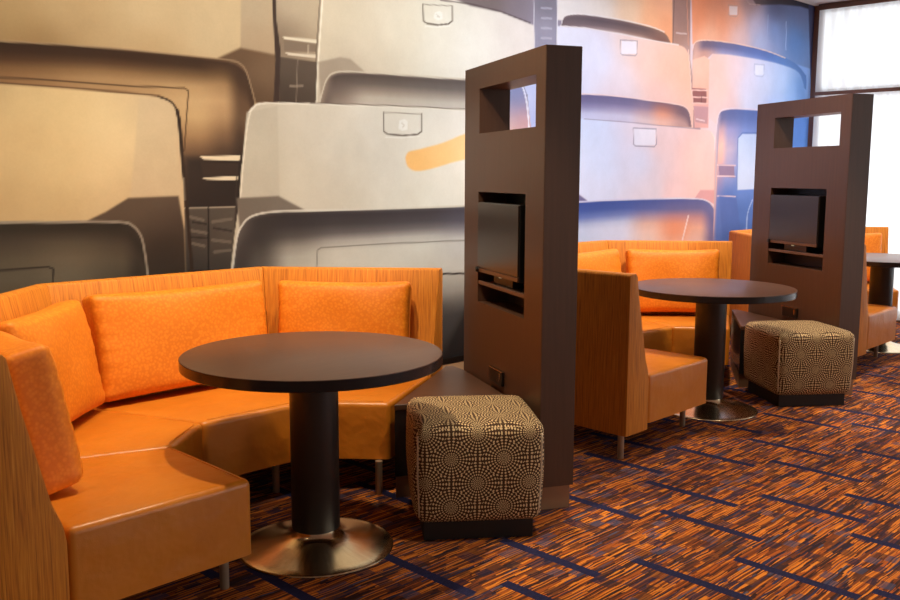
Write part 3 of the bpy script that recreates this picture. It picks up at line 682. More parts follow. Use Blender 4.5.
('B',[(0.573,0.879),(0.583,0.936),(0.596,1.015),(0.61,1.08),(0.622,1.116),(0.634,1.139),(0.649,1.158),(0.665,1.175),(0.684,1.188),(0.713,1.199),(0.75,1.208),(0.797,1.216),(0.86,1.222),(0.94,1.223),(1.038,1.221),(1.166,1.22),(1.344,1.219),(1.56,1.218),(1.779,1.218),(1.982,1.219),(2.185,1.221),(2.404,1.223),(2.675,1.228),(2.969,1.233),(3.188,1.237),(3.231,-0.391),(0.512,0.116)],(25,[(0.623,[(0.0,96,84,76),(0.106,70,60,55),(0.318,64,54,50)]),(0.751,[(0.0,80,70,64),(0.021,58,50,46),(0.127,62,54,50),(0.239,88,78,70),(0.318,96,86,78)]),(0.959,[(0.0,74,64,60),(0.022,54,46,44),(0.077,58,50,48),(0.143,86,76,70),(0.198,146,134,120),(0.253,176,164,148),(0.319,182,170,152),(0.495,120,110,100)]),(1.311,[(0.0,76,66,64),(0.023,58,50,50),(0.075,66,58,56),(0.128,98,88,84),(0.174,166,154,142),(0.232,196,185,168),(0.348,204,193,176),(0.551,130,120,112)]),(1.949,[(0.0,82,74,74),(0.025,64,56,58),(0.082,76,68,70),(0.126,112,102,100),(0.176,184,174,164),(0.239,210,201,187),(0.378,210,200,186),(0.416,196,186,172),(0.504,176,166,152),(0.58,140,130,120),(0.655,84,77,72),(0.882,62,56,55),(0.983,46,42,42)]),(2.356,[(0.0,88,82,88),(0.026,72,66,74),(0.092,86,80,88),(0.145,130,122,124),(0.211,196,188,180),(0.409,214,206,194),(0.449,194,184,170),(0.554,170,160,148),(0.634,120,111,104),(0.713,78,72,70),(0.99,58,54,54)]),(3.02,[(0.0,86,88,120),(0.099,110,112,150),(0.213,200,202,214)])]),0.0103,1.0),
('N',[(0.573,0.869),(0.579,0.91),(0.589,0.969),(0.6,1.031),(0.61,1.08),(0.619,1.109),(0.628,1.129),(0.638,1.144),(0.649,1.158),(0.661,1.172),(0.674,1.184),(0.691,1.195),(0.713,1.204),(0.74,1.211),(0.772,1.217),(0.811,1.221),(0.86,1.224),(0.919,1.226),(0.986,1.225),(1.067,1.224),(1.166,1.223),(1.294,1.222),(1.449,1.221),(1.616,1.221),(1.779,1.221),(1.947,1.222),(2.125,1.223),(2.287,1.225),(2.404,1.227)],[(214,203,184)],0.0112,0.9),
('N',[(1.132,0.884),(1.141,0.998),(1.169,1.011),(1.778,1.007),(2.406,0.997)],[(120,110,100)],0.0073,0.85),
('N',[(2.09,0.792),(3.201,0.727)],[(60,52,50)],0.0124,0.95),
('P',[(3.271,3.07),(4.814,3.338),(4.808,2.502),(4.334,2.571),(3.288,2.526)],[(3.492,2.655,232,222,208),(3.798,2.658,238,225,205),(4.19,2.691,240,205,165),(4.47,2.679,242,178,128),(4.707,2.652,232,160,112),(4.68,2.846,228,170,130)],0.0148,1.0),
('B',[(3.324,2.446),(3.328,2.47),(3.334,2.504),(3.345,2.532),(3.356,2.549),(3.371,2.56),(3.401,2.57),(3.449,2.581),(3.512,2.59),(3.602,2.598),(3.735,2.604),(3.899,2.609),(4.059,2.612),(4.208,2.612),(4.352,2.61),(4.475,2.606),(4.565,2.601),(4.63,2.595),(4.682,2.585),(4.719,2.571),(4.742,2.555),(4.76,2.538),(4.776,2.521),(4.787,2.505),(4.794,2.493),(4.341,2.449),(3.607,2.463)],(25,[(3.39,[(0.0,130,110,106),(0.021,104,88,88),(0.083,126,106,104)]),(3.8,[(0.0,112,94,94),(0.029,98,82,84),(0.065,120,100,98),(0.094,176,152,142)]),(4.332,[(0.0,118,94,86),(0.03,104,82,78),(0.068,130,102,90),(0.106,196,160,138)]),(4.682,[(0.0,140,106,88),(0.063,128,92,78)])]),0.009,1.0),
('N',[(3.324,2.446),(3.327,2.463),(3.331,2.487),(3.337,2.512),(3.345,2.532),(3.353,2.546),(3.362,2.556),(3.376,2.565),(3.401,2.574),(3.435,2.583),(3.478,2.591),(3.532,2.599),(3.602,2.605),(3.698,2.61),(3.815,2.615),(3.94,2.618),(4.059,2.619),(4.17,2.62),(4.281,2.619),(4.385,2.617),(4.474,2.614),(4.546,2.609),(4.604,2.603),(4.649,2.597),(4.681,2.593)],[(240,228,214)],0.0086,0.85),
('P',[(4.754,3.327),(5.029,3.375),(5.098,2.407),(5.306,1.828),(5.744,0.752),(5.386,0.771),(5.139,1.838),(5.034,2.401),(4.809,2.494)],[(4.918,2.716,150,118,106),(4.867,2.549,170,130,110),(5.034,2.401,190,160,150),(5.287,2.084,150,110,110),(5.412,1.569,140,130,170),(5.63,1.032,90,110,180)],0.0166,1.0),
('N',[(4.989,3.048),(5.058,2.527)],[(215,150,118)],0.013,0.8),
('N',[(4.805,3.021),(4.815,2.511)],[(110,84,76)],0.0126,0.9),
('N',[(4.863,2.605),(5.02,2.614)],[(215,190,178)],0.013,0.8),
('P',[(3.289,2.484),(3.606,2.506),(4.064,2.512),(4.192,2.511),(4.379,2.509),(4.553,2.509),(4.688,2.51),(4.806,2.513),(4.9,2.512),(4.963,2.507),(5.0,2.499),(5.029,2.483),(5.053,2.462),(5.069,2.433),(5.084,2.389),(5.101,2.319),(5.117,2.234),(5.133,2.159),(5.149,2.103),(5.164,2.057),(5.175,2.027),(5.193,1.781),(3.31,1.769)],[(3.502,2.373,226,222,224),(3.813,2.294,224,222,228),(3.453,2.084,222,222,230),(4.081,2.166,230,215,212),(4.418,2.347,240,200,178),(4.715,2.293,242,190,162),(5.024,2.318,240,186,156),(4.652,2.087,236,196,180),(4.087,2.036,226,206,204),(4.203,2.443,236,208,190)],0.0158,1.0),
('N',[(3.323,2.488),(3.606,2.506),(4.064,2.512),(4.553,2.509),(4.9,2.512)],[(244,232,220)],0.009,0.8),
('N',[(5.061,2.486),(5.133,2.159),(5.175,2.027)],[(245,205,182)],0.0133,0.9),
('N',[(4.066,2.467),(4.071,2.369),(4.098,2.357),(4.276,2.367),(4.302,2.391),(4.297,2.483),(4.066,2.467)],[(150,138,142)],0.0084,0.75),
('P',[(4.08,2.461),(4.284,2.478),(4.289,2.382),(4.084,2.363)],[(4.183,2.421,240,238,240)],0.0076,0.75),
('B',[(3.112,1.984),(3.243,1.996),(3.435,2.013),(3.624,2.026),(3.784,2.033),(3.937,2.035),(4.087,2.036),(4.234,2.036),(4.375,2.033),(4.508,2.03),(4.631,2.029),(4.742,2.027),(4.839,2.025),(4.918,2.022),(4.979,2.019),(5.03,2.01),(5.068,1.997),(5.094,1.98),(5.115,1.956),(5.133,1.92),(5.146,1.878),(5.155,1.848),(4.669,1.82),(3.117,1.803)],(22,[(3.515,[(0.0,104,96,128),(0.05,118,110,142),(0.094,150,144,172),(0.137,200,198,216),(0.187,212,212,228)]),(4.155,[(0.0,108,100,130),(0.053,122,112,142),(0.099,166,154,174),(0.144,206,198,210)]),(4.435,[(0.0,118,104,128),(0.055,140,120,138),(0.103,190,160,160),(0.158,222,196,190)]),(4.686,[(0.0,130,96,104),(0.048,176,118,104),(0.096,226,158,128),(0.16,236,186,164)]),(5.03,[(0.0,120,96,106),(0.066,130,102,108),(0.133,190,150,140)])]),0.0094,1.0),
('N',[(3.303,2.006),(3.357,2.011),(3.434,2.017),(3.526,2.024),(3.624,2.03),(3.729,2.034),(3.847,2.037),(3.97,2.039),(4.087,2.04),(4.197,2.04),(4.305,2.038),(4.409,2.036),(4.508,2.034),(4.6,2.033),(4.687,2.032),(4.767,2.031),(4.839,2.029),(4.903,2.026),(4.958,2.023),(5.006,2.019),(5.046,2.011),(5.078,1.999),(5.101,1.983),(5.118,1.967),(5.131,1.957)],[(244,210,196)],0.0094,0.8),
('P',[(3.116,1.831),(3.63,1.847),(4.096,1.845),(4.238,1.843),(4.449,1.839),(4.668,1.837),(4.889,1.837),(5.12,1.837),(5.306,1.836),(5.409,1.834),(5.459,1.829),(5.496,1.817),(5.531,1.798),(5.554,1.771),(5.573,1.731),(5.593,1.674),(5.61,1.603),(5.625,1.528),(5.638,1.457),(5.649,1.382),(5.663,1.285),(5.688,1.138),(5.716,0.967),(5.736,0.845),(5.752,0.659),(3.142,0.818)],[(3.71,1.732,214,222,236),(3.846,1.509,218,226,242),(3.726,1.319,222,226,240),(4.39,1.555,224,226,238),(4.624,1.311,230,218,222),(4.675,1.723,240,208,200),(5.153,1.651,242,200,188),(5.339,1.394,240,196,186),(4.855,1.31,240,202,196),(4.449,1.78,232,216,216),(5.54,1.483,225,190,185)],0.017,1.0),
('N',[(3.63,1.847),(4.096,1.849),(4.667,1.841),(5.306,1.836)],[(150,140,150)],0.0079,0.7),
('N',[(5.496,1.817),(5.51,1.804),(5.531,1.787),(5.554,1.763),(5.573,1.731),(5.588,1.69),(5.602,1.64),(5.614,1.584),(5.625,1.528),(5.637,1.464),(5.648,1.394),(5.657,1.33),(5.663,1.285)],[(250,214,200)],0.0133,0.9),
('N',[(4.277,1.806),(4.284,1.68),(4.313,1.665),(4.588,1.665),(4.617,1.688),(4.609,1.81),(4.277,1.806)],[(130,126,140)],0.0087,0.75),
('P',[(4.291,1.798),(4.595,1.806),(4.602,1.68),(4.298,1.672)],[(4.444,1.739,240,238,240)],0.008,0.75),
('P',[(5.234,1.219),(5.346,1.306),(5.644,1.303),(5.691,1.167)],[(5.49,1.233,214,160,160)],0.018,1.0),
('P',[(3.127,1.395),(3.478,1.335),(3.73,1.22),(3.131,1.23)],[(3.541,1.26,120,112,150)],0.0146,1.0),
('B',[(3.132,1.216),(3.256,1.219),(3.443,1.224),(3.654,1.229),(3.884,1.232),(4.144,1.235),(4.407,1.236),(4.68,1.235),(4.956,1.233),(5.183,1.229),(5.32,1.225),(5.396,1.219),(5.457,1.207),(5.519,1.185),(5.567,1.156),(5.605,1.123),(5.633,1.094),(5.651,1.061),(5.668,1.013),(5.69,0.928),(5.711,0.826),(5.726,0.753),(5.765,0.284),(3.149,0.525)],(22,[(3.542,[(0.0,60,80,146),(0.06,66,88,154),(0.12,110,128,184),(0.165,176,186,214),(0.21,214,220,236),(0.337,220,226,240)]),(4.125,[(0.0,66,86,150),(0.063,76,94,158),(0.118,124,136,184),(0.174,200,204,222),(0.221,222,222,234),(0.355,226,226,240)]),(4.524,[(0.0,76,90,150),(0.074,92,100,156),(0.131,160,140,160),(0.197,226,180,160),(0.262,240,200,180),(0.369,240,214,200)]),(4.939,[(0.0,84,90,146),(0.086,110,104,146),(0.146,184,130,132),(0.215,232,150,112),(0.284,238,156,116),(0.387,240,180,150)]),(5.352,[(0.0,92,96,146),(0.08,110,104,146),(0.16,190,140,140),(0.249,236,178,152),(0.356,238,196,180)]),(5.586,[(0.0,110,112,160),(0.109,112,106,152),(0.273,130,120,160)])]),0.0127,1.0),
('N',[(3.131,1.22),(3.218,1.222),(3.344,1.225),(3.495,1.229),(3.653,1.232),(3.823,1.235),(4.011,1.238),(4.21,1.239),(4.407,1.24),(4.609,1.24),(4.819,1.239),(5.018,1.237),(5.183,1.233),(5.297,1.229),(5.371,1.225),(5.424,1.218),(5.475,1.207),(5.524,1.193),(5.563,1.177),(5.595,1.155),(5.623,1.123),(5.646,1.07),(5.664,1.003),(5.677,0.938),(5.687,0.893)],[(215,214,230)],0.0116,0.9),
('N',[(5.16,1.081),(5.076,0.875)],[(250,235,230)],0.022,0.7),
('P',[(3.028,2.293),(3.294,2.318),(3.408,0.501),(3.036,0.535)],[(3.163,2.167,150,148,172),(3.183,1.82,170,172,200),(3.195,1.394,120,116,146),(3.208,0.888,96,98,136)],0.0144,1.0),
('P',[(2.688,2.063),(2.883,2.078),(2.959,2.002),(3.019,1.744),(2.693,1.732)],[(2.791,2.004,128,140,178),(2.855,1.941,112,126,170),(2.814,1.858,150,140,170),(2.774,1.788,232,190,168),(2.899,1.807,214,150,140)],0.0102,1.0),
('P',[(2.904,2.079),(3.076,2.106),(3.118,1.733),(3.019,1.73),(2.97,1.982)],[(3.003,1.95,196,200,224),(3.05,1.814,170,178,216)],0.0082,1.0),
('N',[(2.688,2.057),(2.716,2.058),(2.755,2.061),(2.798,2.063),(2.831,2.064),(2.853,2.063),(2.869,2.061),(2.882,2.058),(2.894,2.051),(2.907,2.043),(2.918,2.032),(2.928,2.018),(2.938,2.0),(2.947,1.979),(2.956,1.954),(2.965,1.925),(2.972,1.893),(2.98,1.852),(2.987,1.804),(2.993,1.76),(2.998,1.729)],[(240,236,240)],0.0134,0.95),
('N',[(3.065,2.118),(3.074,1.732)],[(140,140,170)],0.0083,0.6),
('N',[(3.055,1.605),(3.292,1.605)],[(205,200,212)],0.014,0.7),
('N',[(3.057,1.514),(3.295,1.511)],[(205,200,212)],0.0142,0.7),
('N',[(3.065,1.182),(3.305,1.17)],[(205,200,212)],0.0144,0.7),
('P',[(5.029,3.375),(7.737,3.845),(7.922,2.5),(7.084,2.543),(5.954,2.589),(5.121,2.542)],[(5.233,2.794,236,150,104),(5.574,2.793,240,160,118),(5.836,2.867,242,172,138),(5.413,2.647,244,186,150),(5.943,2.703,224,190,185),(6.218,2.823,190,180,200),(6.105,2.989,160,130,125),(6.621,2.822,128,150,196),(6.601,3.005,96,100,130),(7.057,2.773,96,132,190),(7.139,3.024,110,120,160),(6.329,2.699,170,180,210)],0.018,1.0),
('P',[(5.899,3.18),(7.791,3.455),(7.846,3.058),(7.404,3.105),(7.129,3.105),(6.698,3.069),(6.22,3.003)],[(6.101,3.032,100,80,78),(6.695,3.101,66,58,66),(7.237,3.143,48,46,60)],0.0235,1.0),
('N',[(5.966,3.059),(6.085,2.995),(6.297,3.013)],[(190,160,150)],0.0106,0.8),
('N',[(6.842,2.922),(6.862,2.658)],[(190,205,235)],0.015,0.7),
('N',[(6.464,2.943),(6.453,2.665)],[(170,185,215)],0.0091,0.5),
('B',[(5.131,2.41),(5.131,2.437),(5.133,2.476),(5.14,2.51),(5.149,2.534),(5.165,2.554),(5.201,2.57),(5.261,2.584),(5.343,2.595),(5.45,2.604),(5.597,2.612),(5.774,2.617),(5.951,2.62),(6.116,2.62),(6.28,2.618),(6.438,2.613),(6.589,2.605),(6.732,2.594),(6.86,2.581),(6.963,2.569),(7.049,2.555),(7.13,2.537),(7.214,2.507),(7.292,2.471),(7.347,2.446),(7.364,2.307),(6.877,2.429),(6.154,2.482),(5.459,2.49),(5.313,2.409),(5.26,1.997),(5.161,1.992)],(25,[(5.169,[(0.0,190,150,140),(0.098,214,170,150),(0.492,236,190,166)]),(5.315,[(0.0,116,100,116),(0.05,120,104,124),(0.1,196,150,136),(0.332,238,186,160)]),(5.677,[(0.0,106,104,140),(0.052,112,112,152),(0.095,150,150,184),(0.129,200,196,210)]),(6.238,[(0.0,92,110,166),(0.054,98,118,174),(0.099,130,148,196),(0.135,180,190,220)]),(6.86,[(0.0,92,126,184),(0.075,98,132,190),(0.132,130,160,208)]),(7.322,[(0.0,86,118,176),(0.098,90,124,184)])]),0.0107,1.0),
('N',[(5.125,2.492),(5.131,2.507),(5.138,2.528),(5.154,2.551),(5.184,2.569),(5.231,2.581),(5.29,2.59),(5.363,2.598),(5.45,2.604),(5.558,2.61),(5.685,2.615),(5.82,2.618),(5.951,2.62),(6.075,2.62),(6.199,2.619),(6.321,2.617),(6.438,2.613),(6.557,2.606),(6.678,2.597),(6.784,2.587),(6.86,2.581)],[(246,205,180)],0.0113,0.8),
('P',[(5.131,2.41),(5.326,2.461),(5.429,2.436),(5.441,1.85),(5.205,1.841)],[(5.238,2.293,244,196,170),(5.277,2.211,236,176,150),(5.364,1.959,226,170,160)],0.0168,1.0),
('P',[(5.148,2.177),(5.381,2.184),(5.391,2.056),(5.173,2.052)],[(5.268,2.117,150,96,90)],0.0085,1.0),
('N',[(5.149,2.16),(5.399,2.172)],[(240,196,180)],0.0127,0.9),
('N',[(5.153,2.101),(5.404,2.112)],[(240,196,180)],0.0127,0.9),
('N',[(5.157,2.051),(5.408,2.06)],[(240,196,180)],0.0127,0.9),
('P',[(5.175,2.027),(5.427,2.032),(5.421,1.884),(5.218,1.893)],[(5.297,1.956,196,150,150)],0.0129,1.0),
('N',[(5.233,1.919),(5.368,1.908)],[(240,215,210)],0.0127,0.8),
('N',[(5.298,2.161),(5.305,2.068)],[(110,70,70)],0.0085,0.8),
('P',[(5.412,2.435),(5.459,2.49),(5.539,2.496),(5.654,2.504),(5.776,2.511),(5.892,2.514),(6.015,2.516),(6.151,2.518),(6.31,2.519),(6.485,2.519),(6.654,2.516),(6.814,2.509),(6.966,2.5),(7.091,2.485),(7.171,2.464),(7.22,2.438),(7.26,2.399),(7.295,2.358),(7.321,2.304),(7.353,2.206),(7.403,2.014),(7.459,1.774),(7.499,1.6),(7.538,1.288),(5.688,1.859),(5.435,1.937)],[(5.54,2.359,236,196,180),(5.659,2.194,238,198,182),(5.883,2.343,232,206,206),(5.778,2.068,232,200,196),(6.078,2.267,222,218,234),(6.471,2.294,216,220,238),(6.189,2.119,214,218,236),(6.782,2.316,190,205,236),(7.009,2.234,150,180,226),(6.697,2.119,180,198,234),(7.226,2.298,112,148,206),(7.262,2.0,100,140,206)],0.0186,1.0),
('N',[(6.233,2.47),(6.242,2.379),(6.283,2.364),(6.403,2.366),(6.44,2.395),(6.431,2.478),(6.233,2.47)],[(180,184,205)],0.01,0.75),
('P',[(6.253,2.463),(6.412,2.472),(6.421,2.384),(6.262,2.372)],[(6.337,2.423,240,238,240)],0.0091,0.75),
('N',[(5.703,2.937),(5.71,2.86),(5.747,2.848),(5.855,2.854),(5.89,2.882),(5.883,2.951),(5.703,2.937)],[(200,165,150)],0.0095,0.75),
('P',[(5.721,2.931),(5.865,2.945),(5.872,2.871),(5.728,2.854)],[(5.796,2.9,240,238,240)],0.0086,0.75),
('B',[(5.609,0.851),(5.599,1.025),(5.585,1.269),(5.576,1.483),(5.573,1.635),(5.575,1.759),(5.581,1.855),(5.589,1.918),(5.602,1.954),(5.624,1.981),(5.654,2.002),(5.693,2.013),(5.746,2.022),(5.81,2.03),(5.89,2.036),(6.004,2.04),(6.164,2.044),(6.365,2.047),(6.6,2.047),(6.913,2.041),(7.274,2.031),(7.542,2.023),(7.787,0.098),(5.654,0.294)],(22,[(5.581,[(0.0,200,180,190),(0.264,214,170,160),(0.88,170,150,180)]),(5.675,[(0.0,104,108,150),(0.07,112,112,152),(0.158,190,160,172),(0.299,236,190,176),(0.44,226,176,168),(0.616,150,140,180),(0.792,96,118,184)]),(5.818,[(0.0,94,106,156),(0.08,104,114,164),(0.178,150,150,196),(0.356,186,172,196),(0.534,160,160,200),(0.757,92,120,188),(1.068,88,116,182)]),(6.157,[(0.0,92,112,168),(0.083,98,118,176),(0.184,120,142,200),(0.736,104,136,204),(0.92,86,118,186),(1.196,84,114,182)]),(7.259,[(0.0,92,130,200),(0.6,96,138,208),(1.3,90,130,200)])]),0.0138,1.0),
('N',[(5.561,1.66),(5.564,1.697),(5.568,1.75),(5.574,1.806),(5.581,1.855),(5.588,1.895),(5.596,1.932),(5.606,1.964),(5.623,1.989),(5.645,2.007),(5.671,2.018),(5.704,2.024),(5.745,2.031),(5.793,2.037),(5.846,2.042),(5.914,2.046),(6.003,2.049),(6.139,2.052),(6.311,2.054),(6.48,2.055),(6.599,2.057)],[(230,214,224)],0.0116,0.8),
('P',[(6.015,1.3),(5.99,1.78),(6.063,1.819),(6.727,1.841),(6.784,1.314)],[(6.134,1.673,192,208,236),(6.354,1.441,200,214,240),(6.184,1.767,180,200,232)],0.0142,1.0),
('N',[(6.003,1.319),(5.981,1.779),(6.062,1.828),(6.726,1.851)],[(96,120,178)],0.0102,0.9),
('P',[(5.643,1.537),(5.937,1.531),(5.948,1.412),(5.67,1.429)],[(5.792,1.484,140,120,150)],0.0091,1.0),
('N',[(5.625,1.528),(5.956,1.527)],[(226,200,205)],0.0127,0.85),
('N',[(5.634,1.429),(5.965,1.426)],[(226,200,205)],0.0127,0.85),
('N',[(5.648,1.249),(5.982,1.24)],[(226,200,205)],0.0129,0.85),
('P',[(5.685,1.249),(6.002,1.226),(6.155,0.826),(5.773,0.843)],[(5.865,1.071,86,110,176)],0.0186,1.0),
('N',[(6.317,1.203),(6.3,1.179),(6.274,1.147),(6.249,1.107),(6.231,1.061),(6.226,1.003),(6.227,0.933),(6.232,0.867),(6.234,0.822)],[(190,205,236)],0.0192,0.7),
('P',[(7.305,3.151),(7.818,3.258),(8.259,0.055),(7.787,0.098),(7.494,2.214)],[(7.608,2.628,62,62,92),(7.729,1.708,60,66,104)],0.026,1.0),
('N',[(7.39,3.123),(7.555,2.013)],[(64,62,90)],0.0198,0.7)]
GAIN = [(-6,.74,.89,1.08),(-.4,.75,.90,1.10),(.6,.86,1.0,1.2),(1.2,.94,1.08,1.26),(2,.80,.95,1.10),(3.7,.70,.78,.98),(4.7,.84,.84,.93),(5.7,.92,.89,.92),(6.5,.80,.84,.94),(7.1,1.05,1.15,1.2)]  # tint along X put into the mural colours to cancel uneven lamp light
def build_mural():
    lin = lambda c: np.where(c <= .04045, c/12.92, ((c+.055)/1.055)**2.4)
    # grid columns closer together where the picture is seen smaller per pixel
    x = [XL+.0]
    while x[-1] < -1.6: x.append(x[-1]+.12)
    while x[-1] < XR-.03:
        d = .005+max(0, x[-1]+1.3)*.0012; x.append(x[-1]+d)
    x[-1] = XR-.03
    X = np.array(x); Z = np.concatenate([np.linspace(.226, ZC-.001, 430)])
    nx, nz = len(X), len(Z)
    GX, GZ = np.meshgrid(X, Z, indexing='ij'); gx, gz = GX.ravel(), GZ.ravel()
    col = np.zeros((len(gx), 3)); 
    def shade(fill, sx, sz):
        if len(fill[0]) == 3: return np.array(fill[0], float)[None, :]
        pts = np.array([f[:2] for f in fill]); cs = np.array([f[2:] for f in fill], float)
        if len(fill) == 1: return cs
        w = np.zeros((len(sx), len(fill)))
        for i, p in enumerate(pts): w[:, i] = 1/(((sx-p[0])*.8)**2+(sz-p[1])**2+1.2e-2)**1.6
        return (w@cs)/w.sum(1, keepdims=True)
    def band(P, fill, sx, sz):
        # colour by depth below the upper edge of the shape, blended between stations along the wall
        nt_, cols = fill; T = P[:nt_]; o = np.argsort(T[:, 0]); d = np.interp(sx, T[o, 0], T[o, 1])-sz
        st = np.array([[np.interp(d, [q[0] for q in s_], [q[k] for q in s_]) for k in (1, 2, 3)] for _, s_ in cols])
        xs = np.array([c_[0] for c_ in cols]); f = np.clip(np.interp(sx, xs, np.arange(len(xs))), 0, len(xs)-1.001)
        i = f.astype(int); w = (f-i); w = w*w*(3-2*w); k = np.arange(len(sx))
        return (st[i, :, k]*(1-w)[:, None]+st[np.minimum(i+1, len(xs)-1), :, k]*w[:, None])
    for kind, pts, fill, soft, alpha in LAYERS:
        P = np.array(pts); pad = soft+.01
        sel = np.where((gx > P[:, 0].min()-pad) & (gx < P[:, 0].max()+pad) & (gz > P[:, 1].min()-pad) & (gz < P[:, 1].max()+pad))[0]
        if not len(sel): continue
        sx, sz = gx[sel], gz[sel]
        dmin = np.full(len(sel), 1e9); ins = np.zeros(len(sel), bool)
        n = len(P); rng = range(n-1) if kind == 'N' else range(n)
        for i in rng:
            a, b = P[i], P[(i+1) % n]; e = b-a; L2_ = max(e@e, 1e-12)
            tt = np.clip(((sx-a[0])*e[0]+(sz-a[1])*e[1])/L2_, 0, 1)
            dmin = np.minimum(dmin, np.hypot(sx-a[0]-tt*e[0], sz-a[1]-tt*e[1]))
            if kind != 'N':
                cr = (a[1] > sz) != (b[1] > sz)
                with np.errstate(divide='ignore', invalid='ignore'):
                    ins ^= cr & (sx < (b[0]-a[0])*(sz-a[1])/(b[1]-a[1] if b[1] != a[1] else 1e-9)+a[0])
        if kind != 'N':
            sd = np.where(ins, dmin, -dmin); al = np.clip(sd/soft+.5, 0, 1)
        else: al = np.clip((soft/2-dmin)/.006+.5, 0, 1)*min(1, soft/.006)
        al = (al*al*(3-2*al)*alpha)[:, None]
        col[sel] = col[sel]*(1-al)+(band(P, fill, sx, sz) if kind == 'B' else shade(fill, sx, sz))*al
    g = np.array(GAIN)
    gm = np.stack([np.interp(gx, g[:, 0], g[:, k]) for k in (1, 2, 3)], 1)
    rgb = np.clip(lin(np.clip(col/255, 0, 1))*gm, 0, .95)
    N = nx*nz; yf = YW-.003; yb = YW+.005
    ridx = np.arange(N).reshape(nx, nz)
    V = np.stack([gx, np.full(N, yf), gz], 1)
    q = np.stack([ridx[:-1, :-1], ridx[1:, :-1], ridx[1:, 1:], ridx[:-1, 1:]], -1).reshape(-1, 4)
    corner = [ridx[0, 0], ridx[-1, 0], ridx[-1, -1], ridx[0, -1]]
    VB = V[corner].copy(); VB[:, 1] = yb
    V = np.concatenate([V, VB])
    edges = [list(ridx[:, 0]), list(ridx[-1, :]), list(ridx[::-1, -1]), list(ridx[0, ::-1])]
    faces = q.tolist()
    for i, e in enumerate(edges): faces.append([int(v) for v in e[::-1]]+[N+i, N+(i+1) % 4])
    faces.append([N, N+3, N+2, N+1])
    me = bpy.data.meshes.new('wall_mural'); me.from_pydata(V.tolist(), [], faces)
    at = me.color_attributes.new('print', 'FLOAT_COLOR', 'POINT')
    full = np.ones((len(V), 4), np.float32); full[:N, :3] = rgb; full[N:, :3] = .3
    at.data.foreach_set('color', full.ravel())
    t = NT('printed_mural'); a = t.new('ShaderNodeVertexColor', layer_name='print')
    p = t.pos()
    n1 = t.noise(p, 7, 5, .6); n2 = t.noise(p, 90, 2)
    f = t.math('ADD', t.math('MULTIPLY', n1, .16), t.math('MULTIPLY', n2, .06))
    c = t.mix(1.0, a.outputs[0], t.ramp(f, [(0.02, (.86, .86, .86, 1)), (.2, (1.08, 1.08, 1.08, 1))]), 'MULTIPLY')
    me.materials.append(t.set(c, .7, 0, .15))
    o = bpy.data.objects.new('wall_mural', me); C.objects.link(o)
    tag(o, 'wall-covering photo mural of big folded stadium seats behind the banquettes', 'mural')
build_mural()

# ------------------------------------------------------------------ light
def spot(x, y, z, power, size=100, blend=.6, col=(1, .80, .58), rad=.05, aim=None):
    l = bpy.data.lights.new('downlight_or_fill', 'SPOT'); l.energy = power; l.spot_size = math.radians(size); l.spot_blend = blend
    l.color = col; l.shadow_soft_size = rad
    o = bpy.data.objects.new('downlight_or_fill', l); o.location = (x, y, z); C.objects.link(o)
    if aim:
        d = Vector(aim)-Vector((x, y, z)); o.rotation_euler = d.to_track_quat('-Z', 'Y').to_euler()
    return o
for bx in (0.0, 3.0, 6.0):
    spot(bx-.05, .05, 3.1, 175, 110, .5, (1, .80, .54))
for bx, pw, c in ((-2.4, 80, (1, .82, .58)), (-1.0, 85, (1, .82, .58)), (.4, 90, (1, .83, .62)), (1.8, 100, (1, .90, .78)), (3.2, 110, (1, .95, .92)), (4.7, 110, (.96, .97, 1)), (6.2, 90, (.92, .95, 1))):  # wall washers added to brighten the mural, cooler rightwards in place of daylight
    spot(bx, .1, 3.1, pw, 115, .9, c, aim=(bx, 1.5, 1.35))
for bx, by, pw in ((-2.0, -2.4, 20), (1.0, -2.6, 60), (2.4, -1.7, 75), (4.4, -2.0, 75)):  # unseen fill spots added to light the carpet in front
    spot(bx, by, 3.1, pw, 75, .8)
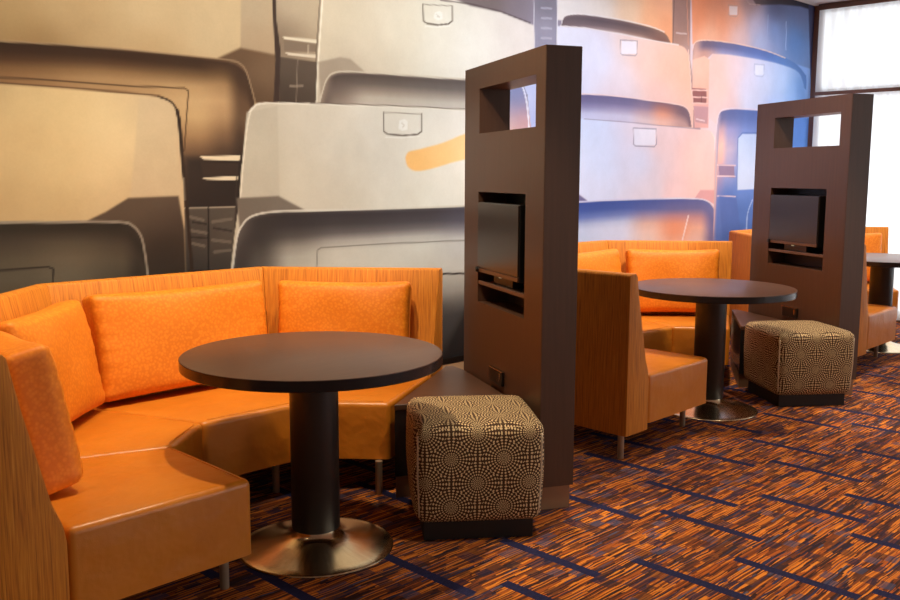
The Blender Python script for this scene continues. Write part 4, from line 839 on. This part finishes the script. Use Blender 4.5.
for bx, by, pw in ((.55, -1.1, 100), (3.5, -1.2, 150)):  # narrow spots added to brighten the two ottomans
    spot(bx, by, 3.1, pw, 33, .7, (1, .86, .66), aim=(bx+.15, by+.75, .3))
w = bpy.data.worlds.new('world'); bpy.context.scene.world = w; w.use_nodes = True
nt = w.node_tree; bg = nt.nodes['Background']
tc = nt.nodes.new('ShaderNodeTexCoord'); sp = nt.nodes.new('ShaderNodeSeparateXYZ'); nt.links.new(tc.outputs['Generated'], sp.inputs[0])
rp = nt.nodes.new('ShaderNodeValToRGB'); mr = nt.nodes.new('ShaderNodeMapRange')
mr.inputs[1].default_value = -1; mr.inputs[2].default_value = 1
nt.links.new(sp.outputs[0], mr.inputs[0]); nt.links.new(mr.outputs[0], rp.inputs[0])
cr = rp.color_ramp; cr.elements[0].position = .45; cr.elements[0].color = (1.0, .86, .70, 1); cr.elements[1].position = .72; cr.elements[1].color = (.93, .97, 1.0, 1)
st = nt.nodes.new('ShaderNodeMapRange'); nt.links.new(mr.outputs[0], st.inputs[0])
st.inputs[1].default_value = .5; st.inputs[2].default_value = .72; st.inputs[3].default_value = 0.17; st.inputs[4].default_value = 2.25
nt.links.new(rp.outputs[0], bg.inputs[0]); nt.links.new(st.outputs[0], bg.inputs[1])

# ------------------------------------------------------------------ camera
cam = bpy.data.cameras.new('camera'); cam.lens = 37.089; cam.sensor_width = 36; cam.clip_end = 100
co = bpy.data.objects.new('camera', cam); C.objects.link(co)
Rv = Vector((.7074329, -.7067718, .0034985)); Fv = Vector((.7008771, .7008771, -.1324481)); Uv = Vector((.0911586, .0961502, .9911838))
m = Matrix((( Rv.x, Uv.x, -Fv.x, -2.067), (Rv.y, Uv.y, -Fv.y, -2.785), (Rv.z, Uv.z, -Fv.z, 1.42), (0, 0, 0, 1)))
co.matrix_world = m
sc = bpy.context.scene; sc.camera = co
sc.view_settings.view_transform = 'Standard'; sc.view_settings.look = 'None'; sc.view_settings.gamma = 1
sc.view_settings.use_curve_mapping = False; sc.view_settings.exposure = 0.1
